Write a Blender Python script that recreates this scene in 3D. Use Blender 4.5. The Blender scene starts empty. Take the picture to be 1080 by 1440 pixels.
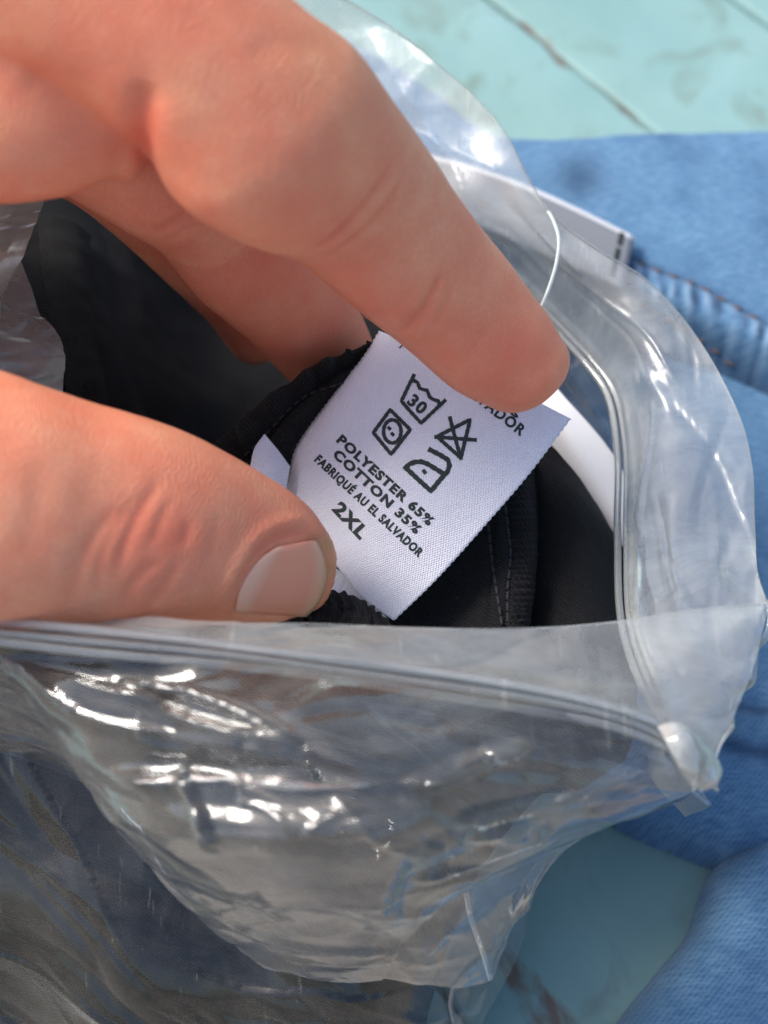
import bpy, math, random
import numpy as np
from mathutils import Vector
from mathutils.bvhtree import BVHTree

random.seed(4)
rng = np.random.default_rng(7)
S = 0.001                                    # everything below is thought out in millimetres
scene = bpy.context.scene
COL = scene.collection

# ------------------------------------------------------------------ camera
FPX = 2015.0                                 # focal length in photograph pixels (1080 wide)
PITCH = math.radians(30)
D0 = 245.0                                   # distance along the axis to the boards
CX = np.array([1.0, 0, 0])
CF = np.array([0, math.sin(PITCH), -math.cos(PITCH)])
CU = np.array([0, math.cos(PITCH), math.sin(PITCH)])
CAM = -CF * D0
cam_data = bpy.data.cameras.new('camera')
cam = bpy.data.objects.new('camera', cam_data)
COL.objects.link(cam)
cam.location = CAM * S
cam.rotation_euler = (PITCH, 0, 0)
cam_data.sensor_fit = 'HORIZONTAL'
cam_data.sensor_width = 36
cam_data.lens = 18 * FPX / 540
cam_data.clip_start = 0.005
cam_data.clip_end = 100
cam_data.dof.use_dof = True
cam_data.dof.focus_distance = 0.179
cam_data.dof.aperture_fstop = 23
scene.camera = cam

# ------------------------------------------------------------------ sky, sun, exposure
SUN_DIR = Vector((-0.57, 0.22, 0.77)).normalized()
world = bpy.data.worlds.new('World')
scene.world = world
world.use_nodes = True
wn = world.node_tree
sky = wn.nodes.new('ShaderNodeTexSky')
sky.sky_type = 'NISHITA'
sky.sun_disc = False
sky.sun_elevation = math.asin(SUN_DIR.z)
sky.sun_rotation = math.atan2(SUN_DIR.x, SUN_DIR.y)
sky.air_density = 1.0
sky.dust_density = 3.0
sky.ozone_density = 1.0
wn.nodes['Background'].inputs['Strength'].default_value = 0.08
wn.links.new(sky.outputs[0], wn.nodes['Background'].inputs[0])
sl = bpy.data.lights.new('sun', 'SUN')
sl.energy = 1.4
sl.angle = math.radians(21)
sl.color = (1.0, 0.96, 0.90)
so = bpy.data.objects.new('sun', sl)
COL.objects.link(so)
so.location = SUN_DIR * 2
so.rotation_euler = SUN_DIR.to_track_quat('Z', 'Y').to_euler()
scene.view_settings.view_transform = 'Standard'
scene.view_settings.look = 'None'
scene.view_settings.exposure = 1.5
scene.view_settings.gamma = 1
scene.render.engine = 'CYCLES'
scene.cycles.transparent_max_bounces = 20
scene.cycles.max_bounces = 7
scene.cycles.diffuse_bounces = 3
scene.cycles.glossy_bounces = 3
scene.cycles.transmission_bounces = 4
scene.cycles.use_denoising = True

# ------------------------------------------------------------------ helpers
def P(px, py, d):
    """point seen at photograph pixel (px,py), d mm in front of the lens"""
    px = np.asarray(px, float); py = np.asarray(py, float); d = np.asarray(d, float)
    x = (px - 540) / FPX * d
    y = -(py - 720) / FPX * d
    return CAM + x[..., None] * CX + y[..., None] * CU + d[..., None] * CF

def G(px, py, z=0.0):
    """point on the level plane z"""
    px = np.asarray(px, float); py = np.asarray(py, float)
    r = ((px - 540) / FPX)[..., None] * CX + (-(py - 720) / FPX)[..., None] * CU + CF
    t = (z - CAM[2]) / r[..., 2]
    return CAM + r * t[..., None]

def PX(p):
    """back to pixel + depth"""
    q = np.asarray(p, float) - CAM
    d = q @ CF
    return 540 + (q @ CX) / d * FPX, 720 - (q @ CU) / d * FPX, d

_perm = np.tile(rng.permutation(256), 3)
_grad = rng.normal(size=(256, 3)); _grad /= np.linalg.norm(_grad, axis=1)[:, None]
def perlin(p):
    p = np.asarray(p, float)
    i = np.floor(p).astype(int); f = p - i
    u = f * f * f * (f * (f * 6 - 15) + 10)
    i &= 255
    out = 0
    for dx in (0, 1):
        wx = u[..., 0] if dx else 1 - u[..., 0]
        for dy in (0, 1):
            wy = u[..., 1] if dy else 1 - u[..., 1]
            for dz in (0, 1):
                wz = u[..., 2] if dz else 1 - u[..., 2]
                h = _perm[_perm[_perm[(i[..., 0] + dx) & 255] + ((i[..., 1] + dy) & 255)] + ((i[..., 2] + dz) & 255)]
                g = _grad[h]
                out = out + wx * wy * wz * (g[..., 0] * (f[..., 0] - dx) + g[..., 1] * (f[..., 1] - dy) + g[..., 2] * (f[..., 2] - dz))
    return out

def spline(pts, n, closed=False):
    """Catmull-Rom through the points, evenly spread by chord length"""
    p = np.asarray(pts, float)
    if closed:
        p = np.vstack([p, p[:1]])
    m = len(p)
    seg = np.linalg.norm(np.diff(p, axis=0), axis=1)
    t = np.concatenate([[0], np.cumsum(np.maximum(seg, 1e-6) ** 0.5)])
    if closed:
        ext = np.vstack([p[-2], p, p[1]])
        te = np.concatenate([[t[0] - (t[-1] - t[-2])], t, [t[-1] + t[1]]])
    else:
        ext = np.vstack([2 * p[0] - p[1], p, 2 * p[-1] - p[-2]])
        te = np.concatenate([[t[0] - (t[1] - t[0])], t, [2 * t[-1] - t[-2]]])
    def ev(tt):
        k = np.clip(np.searchsorted(t, tt, side='right') - 1, 0, m - 2)
        P0, P1, P2, P3 = ext[k], ext[k + 1], ext[k + 2], ext[k + 3]
        t0, t1, t2, t3 = (te[k + j][:, None] for j in range(4))
        x = tt[:, None]
        A1 = (t1 - x) / (t1 - t0) * P0 + (x - t0) / (t1 - t0) * P1
        A2 = (t2 - x) / (t2 - t1) * P1 + (x - t1) / (t2 - t1) * P2
        A3 = (t3 - x) / (t3 - t2) * P2 + (x - t2) / (t3 - t2) * P3
        B1 = (t2 - x) / (t2 - t0) * A1 + (x - t0) / (t2 - t0) * A2
        B2 = (t3 - x) / (t3 - t1) * A2 + (x - t1) / (t3 - t1) * A3
        return (t2 - x) / (t2 - t1) * B1 + (x - t1) / (t2 - t1) * B2
    fine = ev(np.linspace(t[0], t[-1], 600))
    L = np.concatenate([[0], np.cumsum(np.linalg.norm(np.diff(fine, axis=0), axis=1))])
    s = np.linspace(0, L[-1], n + 1 if closed else n)
    out = np.stack([np.interp(s, L, fine[:, c]) for c in range(p.shape[1])], axis=1)
    return out[:-1] if closed else out

def pd(pts):
    a = np.asarray(pts, float)
    return P(a[:, 0], a[:, 1], a[:, 2])

def loft(rows, nu, nv, world_pts=False):
    """surface (nv, nu, 3) through curves given in pixel+depth"""
    cs = np.stack([spline(r if world_pts else pd(r), nu) for r in rows])    # (k, nu, 3)
    k = len(rows)
    flat = spline(cs.reshape(k, -1), nv) if k > 2 else None
    if flat is None:
        w = np.linspace(0, 1, nv)[:, None, None]
        return cs[0] * (1 - w) + cs[1] * w
    return flat.reshape(nv, nu, 3)

def grid_normals(g):
    du = np.gradient(g, axis=1); dv = np.gradient(g, axis=0)
    n = np.cross(du, dv)
    n /= np.maximum(np.linalg.norm(n, axis=-1, keepdims=True), 1e-9)
    if (n * (CAM - g)).sum(-1).mean() < 0:
        n = -n
    return n

def grid_uv(g):
    lu = np.linalg.norm(np.diff(g, axis=1), axis=-1).mean(0)
    lv = np.linalg.norm(np.diff(g, axis=0), axis=-1).mean(1)
    u = np.concatenate([[0], np.cumsum(lu)]); v = np.concatenate([[0], np.cumsum(lv)])
    U, V = np.meshgrid(u, v)
    return np.stack([U, V], -1)

def tag(o, label=None, cat=None, group=None, kind=None):
    if label: o['label'] = label
    if cat: o['category'] = cat
    if group: o['group'] = group
    if kind: o['kind'] = kind
    return o

def base_loc(o):
    v = np.zeros(3)
    while o is not None:
        v += np.array(o.location) / S
        o = o.parent
    return v

def thing(name, loc, label, cat):
    o = bpy.data.objects.new(name, None)
    o.empty_display_size = 0.01
    COL.objects.link(o)
    o.location = Vector(np.asarray(loc, float) * S)
    return tag(o, label, cat)

def mk(name, verts, faces, mat, parent=None, uv=None, smooth=True, thick=0, offset=-1, sub=0):
    v = np.asarray(verts, float).reshape(-1, 3)
    if parent is not None:
        v = v - base_loc(parent)
    me = bpy.data.meshes.new(name)
    me.from_pydata((v * S).tolist(), [], faces if isinstance(faces, list) else faces.tolist())
    me.update()
    if uv is not None:
        lay = me.uv_layers.new(name='UVMap')
        li = np.empty(len(me.loops), dtype=np.int32)
        me.loops.foreach_get('vertex_index', li)
        lay.data.foreach_set('uv', np.asarray(uv, float).reshape(-1, 2)[li].ravel())
    if smooth:
        me.polygons.foreach_set('use_smooth', [True] * len(me.polygons))
    me.materials.append(mat)
    o = bpy.data.objects.new(name, me)
    COL.objects.link(o)
    if parent is not None:
        o.parent = parent
    if thick:
        m = o.modifiers.new('thickness', 'SOLIDIFY'); m.thickness = thick * S; m.offset = offset
    if sub:
        m = o.modifiers.new('round', 'SUBSURF'); m.levels = sub; m.render_levels = sub
    return o

def grid_faces(nv, nu, flip=False):
    a = np.arange(nv * nu).reshape(nv, nu)
    f = np.stack([a[:-1, :-1], a[:-1, 1:], a[1:, 1:], a[1:, :-1]], -1).reshape(-1, 4)
    return f[:, ::-1] if flip else f

def sheet(name, g, mat, parent=None, thick=0, uv=None):
    nv, nu = g.shape[:2]
    a, b = nv // 2 - 1, nu // 2 - 1
    n = np.cross(g[a, b + 1] - g[a, b], g[a + 1, b] - g[a, b])
    flip = n @ (CAM - g[a, b]) < 0
    return mk(name, g, grid_faces(nv, nu, flip), mat, parent, grid_uv(g) if uv is None else uv, True, thick)

def tube_mesh(path, rad, seg=10, flat=1.0, caps=True):
    """round tube along a world path (mm); returns verts, faces"""
    p = np.asarray(path, float); n = len(p)
    r = np.broadcast_to(np.asarray(rad, float), (n,))
    t = np.gradient(p, axis=0); t /= np.linalg.norm(t, axis=1)[:, None]
    ref = np.array([0.3, 0.2, 0.93])
    a = np.cross(t, ref); a /= np.linalg.norm(a, axis=1)[:, None]
    b = np.cross(t, a)
    th = np.linspace(0, 2 * np.pi, seg, endpoint=False)
    v = p[:, None] + r[:, None, None] * (np.cos(th)[None, :, None] * a[:, None] + flat * np.sin(th)[None, :, None] * b[:, None])
    v = v.reshape(-1, 3)
    f = []
    for i in range(n - 1):
        for j in range(seg):
            k = (j + 1) % seg
            f.append((i * seg + j, i * seg + k, (i + 1) * seg + k, (i + 1) * seg + j))
    if caps:
        f.append(tuple(range(seg))[::-1]); f.append(tuple((n - 1) * seg + j for j in range(seg)))
    return v, f

# ------------------------------------------------------------------ material helpers
class NT:
    def __init__(s, name):
        s.m = bpy.data.materials.new(name); s.m.use_nodes = True
        s.t = s.m.node_tree; s.t.nodes.clear()
        s.out = s.n('ShaderNodeOutputMaterial')
    def n(s, kind, **kw):
        x = s.t.nodes.new(kind)
        for k, v in kw.items():
            if k in ('i',):
                for a, b in v.items():
                    if hasattr(b, 'is_linked') or hasattr(b, 'links'):
                        s.t.links.new(b, x.inputs[a])
                    else:
                        x.inputs[a].default_value = b
            else:
                setattr(x, k, v)
        return x
    def uv(s):
        return s.n('ShaderNodeTexCoord').outputs['UV']
    def obj(s):
        return s.n('ShaderNodeTexCoord').outputs['Object']
    def noise(s, vec, scale, detail=3, rough=.55, dist=0, d4=None):
        return s.n('ShaderNodeTexNoise', i={'Vector': vec, 'Scale': scale, 'Detail': detail, 'Roughness': rough, 'Distortion': dist}).outputs['Fac']
    def ramp(s, fac, stops, interp='LINEAR'):
        r = s.n('ShaderNodeValToRGB', i={'Fac': fac})
        e = r.color_ramp.elements
        r.color_ramp.interpolation = interp
        while len(e) < len(stops): e.new(0.5)
        for x, (p, c) in zip(e, stops):
            x.position = p; x.color = c if len(c) == 4 else (*c, 1)
        return r.outputs['Color']
    def mix(s, fac, a, b, mode='MIX'):
        x = s.n('ShaderNodeMix', data_type='RGBA', blend_type=mode)
        for k, v in ((0, fac), (6, a), (7, b)):
            if hasattr(v, 'links'): s.t.links.new(v, x.inputs[k])
            else: x.inputs[k].default_value = v if k == 0 else ((*v, 1) if len(v) == 3 else v)
        return x.outputs[2]
    def math(s, op, a, b=0.0, c=None):
        x = s.n('ShaderNodeMath', operation=op)
        for k, v in enumerate((a, b) if c is None else (a, b, c)):
            if hasattr(v, 'links'): s.t.links.new(v, x.inputs[k])
            else: x.inputs[k].default_value = v
        return x.outputs[0]
    def map(s, vec, scale=(1, 1, 1), rot=(0, 0, 0)):
        return s.n('ShaderNodeMapping', i={'Vector': vec, 'Scale': scale, 'Rotation': rot}).outputs[0]
    def bump(s, h, strength, dist, normal=None):
        d = {'Height': h, 'Strength': strength, 'Distance': dist * S}
        if normal is not None: d['Normal'] = normal
        return s.n('ShaderNodeBump', i=d).outputs[0]
    def pbr(s, **kw):
        b = s.n('ShaderNodeBsdfPrincipled')
        for k, v in kw.items():
            k = k.replace('_', ' ')
            if hasattr(v, 'links'): s.t.links.new(v, b.inputs[k])
            else: b.inputs[k].default_value = v
        s.t.links.new(b.outputs[0], s.out.inputs[0])
        return b

def film_material(name, haze, haze_var, rough, tint, fine=1.0, hazecol=(.80, .80, .76), refl=1.7):
    t = NT(name)
    o = t.obj()
    big = t.noise(o, 110, 2, .5, .6)
    scr = t.noise(t.map(o, (900, 60, 300), (0.3, .2, .7)), 1.0, 2, .6)
    wv = t.n('ShaderNodeVectorMath', operation='ADD', i={0: o, 1: t.n('ShaderNodeVectorMath', operation='SCALE', i={0: t.n('ShaderNodeTexNoise', i={'Vector': o, 'Scale': 90.0, 'Detail': 1.0}).outputs['Color'], 'Scale': .006}).outputs[0]}).outputs[0]
    fac_ = t.n('ShaderNodeTexVoronoi', feature='F1', i={'Vector': wv, 'Scale': 210}).outputs['Distance']
    hh = t.math('ADD', t.math('ADD', big, t.math('MULTIPLY', scr, .16)), t.math('MULTIPLY', fac_, .55))
    b = t.bump(hh, .30 * fine, .8)
    fr = t.n('ShaderNodeFresnel', i={'IOR': 1.5, 'Normal': b}).outputs[0]
    fac = t.math('MINIMUM', t.math('MULTIPLY', fr, refl), .95)
    hz = t.math('ADD', haze, t.math('MULTIPLY', t.ramp(t.noise(t.map(o, (1, 1.6, 1)), 70, 4, .7, .5), [(.35, (0, 0, 0)), (.75, (1, 1, 1))]), haze_var))
    sc = t.ramp(scr, [(.66, (0, 0, 0)), (.74, (1, 1, 1))])
    hz = t.math('ADD', hz, t.math('MULTIPLY', sc, .14))
    # light crosses more plastic where the sheet is seen edge-on
    hz = t.math('MINIMUM', t.math('ADD', hz, t.math('MULTIPLY', t.math('SUBTRACT', fr, .04), .8)), .85)
    tr = t.n('ShaderNodeBsdfTransparent', i={'Color': (*tint, 1)}).outputs[0]
    df = t.n('ShaderNodeBsdfDiffuse', i={'Color': (*hazecol, 1), 'Normal': b}).outputs[0]
    tl = t.n('ShaderNodeBsdfTranslucent', i={'Color': (*hazecol, 1), 'Normal': b}).outputs[0]
    h = t.n('ShaderNodeMixShader', i={0: .45, 1: df, 2: tl}).outputs[0]
    base = t.n('ShaderNodeMixShader', i={0: hz, 1: tr, 2: h}).outputs[0]
    gl = t.n('ShaderNodeBsdfGlossy', i={'Color': (1, 1, 1, 1), 'Roughness': rough, 'Normal': b}).outputs[0]
    t.n('ShaderNodeMixShader')
    fin = t.n('ShaderNodeMixShader', i={0: fac, 1: base, 2: gl}).outputs[0]
    t.t.links.new(fin, t.out.inputs[0])
    return t.m

FILM = film_material('clear_film', .06, .16, .085, (.96, .965, .95), 1.0, (.74, .72, .66))  # warm reflections put into the haze colour, here and in the taut film
FILM_LOW = film_material('clear_film_taut', .015, .06, .14, (.97, .97, .96), .7, (.74, .72, .66), 1.15)
FILM_LIP = film_material('clear_film_rim', .26, .26, .24, (.95, .96, .95), 1.0, (.78, .79, .76))
ZIP = film_material('zip_plastic', .20, .10, .10, (.95, .96, .95), .15, (.84, .85, .82))

def skin_material():
    t = NT('skin')
    o = t.obj()
    fl = t.n('ShaderNodeAttribute', attribute_name='flush_shade').outputs['Fac']
    mott = t.noise(o, 120, 4, .6)
    mott2 = t.noise(o, 420, 3, .6)
    c = t.mix(t.ramp(mott, [(.35, (0, 0, 0)), (.7, (1, 1, 1))]), (.87, .375, .21), (.84, .295, .165))
    c = t.mix(t.math('MULTIPLY', t.ramp(mott2, [(.4, (0, 0, 0)), (.75, (1, 1, 1))]), .35), c, (.90, .47, .30))
    c = t.mix(t.math('MULTIPLY', t.ramp(t.noise(o, 260, 4, .65, .4), [(.42, (0, 0, 0)), (.68, (1, 1, 1))]), .30), c, (.80, .24, .14))
    c = t.mix(fl, c, (.74, .145, .085))
    ca = t.n('ShaderNodeAttribute', attribute_name='callus_shade').outputs['Fac']
    c = t.mix(ca, c, (.50, .29, .12))
    # skin relief: fine furrows and pores
    ax = P(740, 524, 174.0) - P(400, 250, 155.0); ax /= np.linalg.norm(ax)
    along = t.n('ShaderNodeVectorMath', operation='DOT_PRODUCT', i={0: o, 1: tuple(ax)}).outputs['Value']
    warp = t.math('MULTIPLY', t.math('SUBTRACT', t.noise(o, 150, 3, .6), .5), .006)
    ph = t.math('MULTIPLY', t.math('ADD', along, warp), 2 * math.pi / .00058)
    w = t.math('SINE', ph)
    wfade = t.ramp(t.noise(o, 90, 2), [(.40, (0, 0, 0)), (.62, (1, 1, 1))])
    vor = t.n('ShaderNodeTexVoronoi', feature='DISTANCE_TO_EDGE', i={'Vector': t.map(o, (1, 1, 1), (.2, .4, .7)), 'Scale': 1250}).outputs['Distance']
    vh = t.ramp(vor, [(0, (0, 0, 0)), (.22, (1, 1, 1))])
    h = t.math('ADD', t.math('MULTIPLY', t.math('MULTIPLY', w, wfade), .5), t.math('MULTIPLY', vh, .55))
    h = t.math('ADD', h, t.math('MULTIPLY', t.noise(o, 800, 3, .65), 1.0))
    b = t.bump(h, .5, .055)
    c = t.mix(t.math('MULTIPLY', t.math('SUBTRACT', 1.0, vh), .16), c, (.55, .20, .13))
    rg = t.math('ADD', t.math('MULTIPLY', mott2, .18), .42)
    bs = t.pbr(Base_Color=c, Roughness=rg, Normal=b, Subsurface_Weight=.3, Subsurface_Scale=.0022, IOR=1.4)
    bs.inputs['Subsurface Radius'].default_value = (1, .32, .18)
    bs.inputs['Specular IOR Level'].default_value = .38
    return t.m
SKIN = skin_material()

def nail_material():
    t = NT('nail')
    o = t.uv()
    sep = t.n('ShaderNodeSeparateXYZ', i={0: o})
    lun = t.ramp(sep.outputs[0], [(.0, (.90, .50, .37)), (.13, (.90, .50, .36)), (.26, (.86, .34, .22)), (.80, (.86, .33, .21)), (.92, (.84, .46, .29)), (1.0, (.60, .38, .2))])
    rid = t.noise(t.map(o, (1.5, 28, 1)), 1.0, 3, .5)
    t.pbr(Base_Color=t.mix(t.math('MULTIPLY', rid, .25), lun, (.80, .38, .25)), Roughness=.30, Normal=t.bump(rid, .06, .05), Subsurface_Weight=.15,
          Subsurface_Scale=.001, Specular_IOR_Level=.35)
    return t.m
NAIL = nail_material()

def twill_material(name, col, col2, pitch, depth, rough=.85, ang=.9, speck=.0):
    t = NT(name)
    u = t.uv()
    wob = t.n('ShaderNodeVectorMath', operation='ADD', i={0: u, 1: t.n('ShaderNodeVectorMath', operation='SCALE', i={0: t.n('ShaderNodeTexNoise', i={'Vector': u, 'Scale': .35}).outputs['Color'], 'Scale': .5}).outputs[0]}).outputs[0]
    w = t.n('ShaderNodeTexWave', wave_type='BANDS', bands_direction='X', i={'Vector': t.map(wob, (1, 1, 1), (0, 0, ang)), 'Scale': .314 / pitch, 'Distortion': .6, 'Detail': 2, 'Detail Scale': 6}).outputs['Fac']
    w2 = t.n('ShaderNodeTexWave', wave_type='BANDS', bands_direction='X', i={'Vector': t.map(wob, (1, 1, 1), (0, 0, ang + 1.25)), 'Scale': .314 / (pitch * .8), 'Distortion': 1.0, 'Detail': 1}).outputs['Fac']
    h = t.math('ADD', t.math('MULTIPLY', w, .75), t.math('MULTIPLY', w2, .35))
    blot = t.noise(u, .12, 5, .6)
    c = t.mix(h, col, col2)
    c = t.mix(t.math('MULTIPLY', t.ramp(blot, [(.4, (0, 0, 0)), (.7, (1, 1, 1))]), .35), c, col2)
    if speck:
        sp = t.ramp(t.n('ShaderNodeTexVoronoi', i={'Vector': u, 'Scale': .9}).outputs['Distance'], [(0.0, (1, 1, 1)), (.05, (0, 0, 0))])
        c = t.mix(t.math('MULTIPLY', sp, speck), c, (.30, .29, .28))
    b = t.bump(h, .8, depth)
    b = t.bump(t.noise(u, 1.1, 4, .6), .5, depth * 1.5, b)
    bs = t.pbr(Base_Color=c, Roughness=rough, Normal=b)
    bs.inputs['Sheen Weight'].default_value = .06
    bs.inputs['Sheen Roughness'].default_value = .45
    bs.inputs['Sheen Tint'].default_value = (.5, .5, .52, 1)
    bs.inputs['Specular IOR Level'].default_value = .2
    return t.m
BLACK = twill_material('black_twill', (.003, .003, .0038), (.0145, .014, .0155), .46, .25, speck=.8)
BLACKB = twill_material('black_rib', (.0035, .0033, .0033), (.019, .0175, .0165), .42, .26, ang=.15)

def thread_material(name, col):
    t = NT(name)
    n = t.noise(t.obj(), 2500, 2)
    t.pbr(Base_Color=t.mix(n, tuple(x * .7 for x in col), tuple(min(1, x * 1.3) for x in col)), Roughness=.8, Normal=t.bump(n, .5, .1))
    return t.m
THREAD = thread_material('black_thread', (.024, .024, .027))
RUST = thread_material('rust_thread', (.13, .075, .06))

def denim_material():
    t = NT('denim')
    u = t.uv()
    w = t.n('ShaderNodeTexWave', wave_type='BANDS', bands_direction='X', i={'Vector': t.map(u, (1, 1, 1), (0, 0, .75)), 'Scale': .314 / .62, 'Distortion': 2.6, 'Detail': 3, 'Detail Scale': 2.5}).outputs['Fac']
    stre = t.noise(t.map(u, (.45, 2.2, 1), (0, 0, .55)), 1.0, 4, .7)
    blot = t.noise(u, .07, 5, .6, .6)
    c = t.mix(t.ramp(w, [(.1, (0, 0, 0)), (.95, (1, 1, 1))]), (.05, .13, .245), (.095, .20, .335))
    c = t.mix(t.math('MULTIPLY', t.ramp(stre, [(.42, (0, 0, 0)), (.62, (1, 1, 1))]), .6), c, (.17, .30, .43))
    c = t.mix(t.math('MULTIPLY', t.ramp(blot, [(.45, (0, 0, 0)), (.72, (1, 1, 1))]), .65), c, (.038, .10, .205))
    wear = t.n('ShaderNodeAttribute', attribute_name='wear').outputs['Fac']
    c = t.mix(wear, c, (.30, .40, .50))
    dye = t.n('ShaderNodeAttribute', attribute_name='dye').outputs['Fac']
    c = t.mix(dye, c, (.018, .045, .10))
    b = t.bump(w, .14, .1)
    b = t.bump(t.noise(u, .8, 4, .6), .5, .35, b)
    bs = t.pbr(Base_Color=c, Roughness=.9, Normal=b)
    bs.inputs['Sheen Weight'].default_value = .15
    bs.inputs['Specular IOR Level'].default_value = .2
    return t.m
DENIM = denim_material()

def paint_material():
    t = NT('teal_paint')
    o = t.obj()
    rnd = t.n('ShaderNodeObjectInfo').outputs['Random']
    off = t.n('ShaderNodeVectorMath', operation='ADD', i={0: o, 1: t.n('ShaderNodeCombineXYZ', i={0: rnd, 1: rnd, 2: rnd}).outputs[0]}).outputs[0]
    grain = t.noise(t.map(off, (7, 70, 30)), 1.0, 5, .6, .4)          # grain runs along the plank's own x
    blot = t.noise(off, 34, 5, .62, .5)
    c = t.mix(t.ramp(blot, [(.3, (0, 0, 0)), (.7, (1, 1, 1))]), (.175, .315, .308), (.22, .37, .365))
    c = t.mix(t.math('MULTIPLY', t.ramp(grain, [(.45, (0, 0, 0)), (.75, (1, 1, 1))]), .5), c, (.215, .345, .305))
    st = t.noise(off, 60, 4, .6, 1.0)
    c = t.mix(t.math('MULTIPLY', t.ramp(st, [(.52, (0, 0, 0)), (.70, (1, 1, 1))]), .75), c, (.145, .215, .18))
    # bare wood where the paint has chipped, most of all along the plank's edges
    y = t.math('ABSOLUTE', t.n('ShaderNodeSeparateXYZ', i={0: o}).outputs[1])
    edge = t.ramp(t.math('DIVIDE', y, PLANK_W * .5 * S), [(.78, (0, 0, 0)), (1.0, (1, 1, 1))])
    chip = t.noise(t.map(off, (40, 90, 60)), 1.0, 4, .6, .5)
    cm = t.ramp(t.math('ADD', chip, t.math('MULTIPLY', edge, .30)), [(.80, (0, 0, 0)), (.90, (1, 1, 1))])
    c = t.mix(t.math('MULTIPLY', cm, .9), c, (.14, .095, .07))
    crack = t.ramp(t.noise(t.map(off, (9, 260, 40)), 1.0, 3, .6, .3), [(.70, (0, 0, 0)), (.76, (1, 1, 1))])
    c = t.mix(t.math('MULTIPLY', crack, .75), c, (.15, .14, .115))
    b = t.bump(t.math('SUBTRACT', grain, cm), .5, .4)
    t.pbr(Base_Color=c, Roughness=.6, Normal=b)
    return t.m
ja, jb = G(690, 0)[:2], G(907, 173)[:2]
ka = G(1040, 12)[:2]
jd = (jb - ja) / np.linalg.norm(jb - ja)
jn = np.array([-jd[1], jd[0]])
pw = abs((ka - ja) @ jn)
PLANK_W = pw
PAINT = paint_material()
def plain(name, c, rough=.7, var=.15, scale=200, bumpd=.1, **kw):
    t = NT(name)
    n = t.noise(t.obj(), scale, 4, .6)
    lo = tuple(x * (1 - var) for x in c); hi = tuple(min(1, x * (1 + var)) for x in c)
    t.pbr(Base_Color=t.mix(n, lo, hi), Roughness=rough, Normal=t.bump(n, .3, bumpd), **kw)
    return t.m
WOOD = plain('bare_wood', (.07, .05, .035), .9, .4, 90, .8)
PAPER = plain('white_card', (.74, .735, .75), .6, .03, 900, .03)
GREYCARD = plain('pale_grey_card', (.24, .24, .255), .55, .04, 300, .05)
INK = plain('black_ink', (.018, .03, .028), .75, .5, 3000, .01)
NYLON = plain('nylon', (.72, .76, .74), .3, .05, 300, .02, Transmission_Weight=.35)
SAND = plain('dry_sandy_soil', (.27, .24, .20), .95, .35, 30, 6)

def satin_material():
    t = NT('white_satin')
    u = t.uv()
    # small offset weave cells: two crossed thread sets
    a = t.n('ShaderNodeTexWave', wave_type='BANDS', bands_direction='X', i={'Vector': t.map(u, (1, 1, 1), (0, 0, .62)), 'Scale': .314 / .31, 'Distortion': .35, 'Detail': 1, 'Detail Scale': 3}).outputs['Fac']
    b_ = t.n('ShaderNodeTexWave', wave_type='BANDS', bands_direction='X', i={'Vector': t.map(u, (1, 1, 1), (0, 0, -.62)), 'Scale': .314 / .31, 'Distortion': .35, 'Detail': 1, 'Detail Scale': 3}).outputs['Fac']
    h = t.math('MULTIPLY', a, b_)
    stain = t.noise(u, .22, 4, .6)
    fleck = t.ramp(t.n('ShaderNodeTexVoronoi', i={'Vector': u, 'Scale': .42}).outputs['Distance'], [(0, (1, 1, 1)), (.045, (0, 0, 0))])
    c = t.mix(h, (.76, .745, .82), (.93, .92, .97))
    c = t.mix(t.math('MULTIPLY', t.ramp(stain, [(.45, (0, 0, 0)), (.75, (1, 1, 1))]), .25), c, (.70, .70, .84))
    c = t.mix(t.math('MULTIPLY', fleck, .55), c, (.25, .25, .28))
    b = t.bump(h, .75, .12)
    b = t.bump(t.noise(u, .5, 3, .5), .25, .5, b)
    bs = t.pbr(Base_Color=c, Roughness=.42, Normal=b)
    bs.inputs['Specular IOR Level'].default_value = .45
    bs.inputs['Sheen Weight'].default_value = .2
    return t.m
SATIN = satin_material()

# ================================================================== the boards
Y0, Y1, X0, X1 = -97.0, 620.0, -520.0, 520.0        # the table's edges; its near edge lies just below the picture
table = mk('table_top', [(X0, Y0, -30), (X1, Y0, -30), (X1, Y1, -30), (X0, Y1, -30), (X0, Y0, -6), (X1, Y0, -6), (X1, Y1, -6), (X0, Y1, -6)],
           [(3, 2, 1, 0), (4, 5, 6, 7), (0, 1, 5, 4), (1, 2, 6, 5), (2, 3, 7, 6), (3, 0, 4, 7)], WOOD, smooth=False)
tag(table, kind='structure')
ground = mk('ground', [(-40000, -40000, -740), (40000, -40000, -740), (40000, 40000, -740), (-40000, 40000, -740)], [(0, 1, 2, 3)], SAND, smooth=False)
tag(ground, kind='structure')
sg = np.sign((ka - ja) @ jn)
gap = [((G(x, y)[:2] - ja) @ jn) * sg for x, y in ((740, 1180), (960, 1180), (720, 1420), (880, 1420))]
edges = [0.0]
while edges[-1] < 620: edges.append(edges[-1] + pw * (1 + .04 * math.sin(len(edges) * 2.3)))
lowe = [0.0]
while lowe[-1] > -760:
    nx_ = lowe[-1] - pw * (1 + .05 * math.sin(len(lowe) * 1.7))
    if min(gap) < nx_ < max(gap): nx_ = min(gap) - 6          # one wider board lies under the gap between bag and jeans
    lowe.append(nx_)
edges = lowe[:0:-1] + edges
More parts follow.
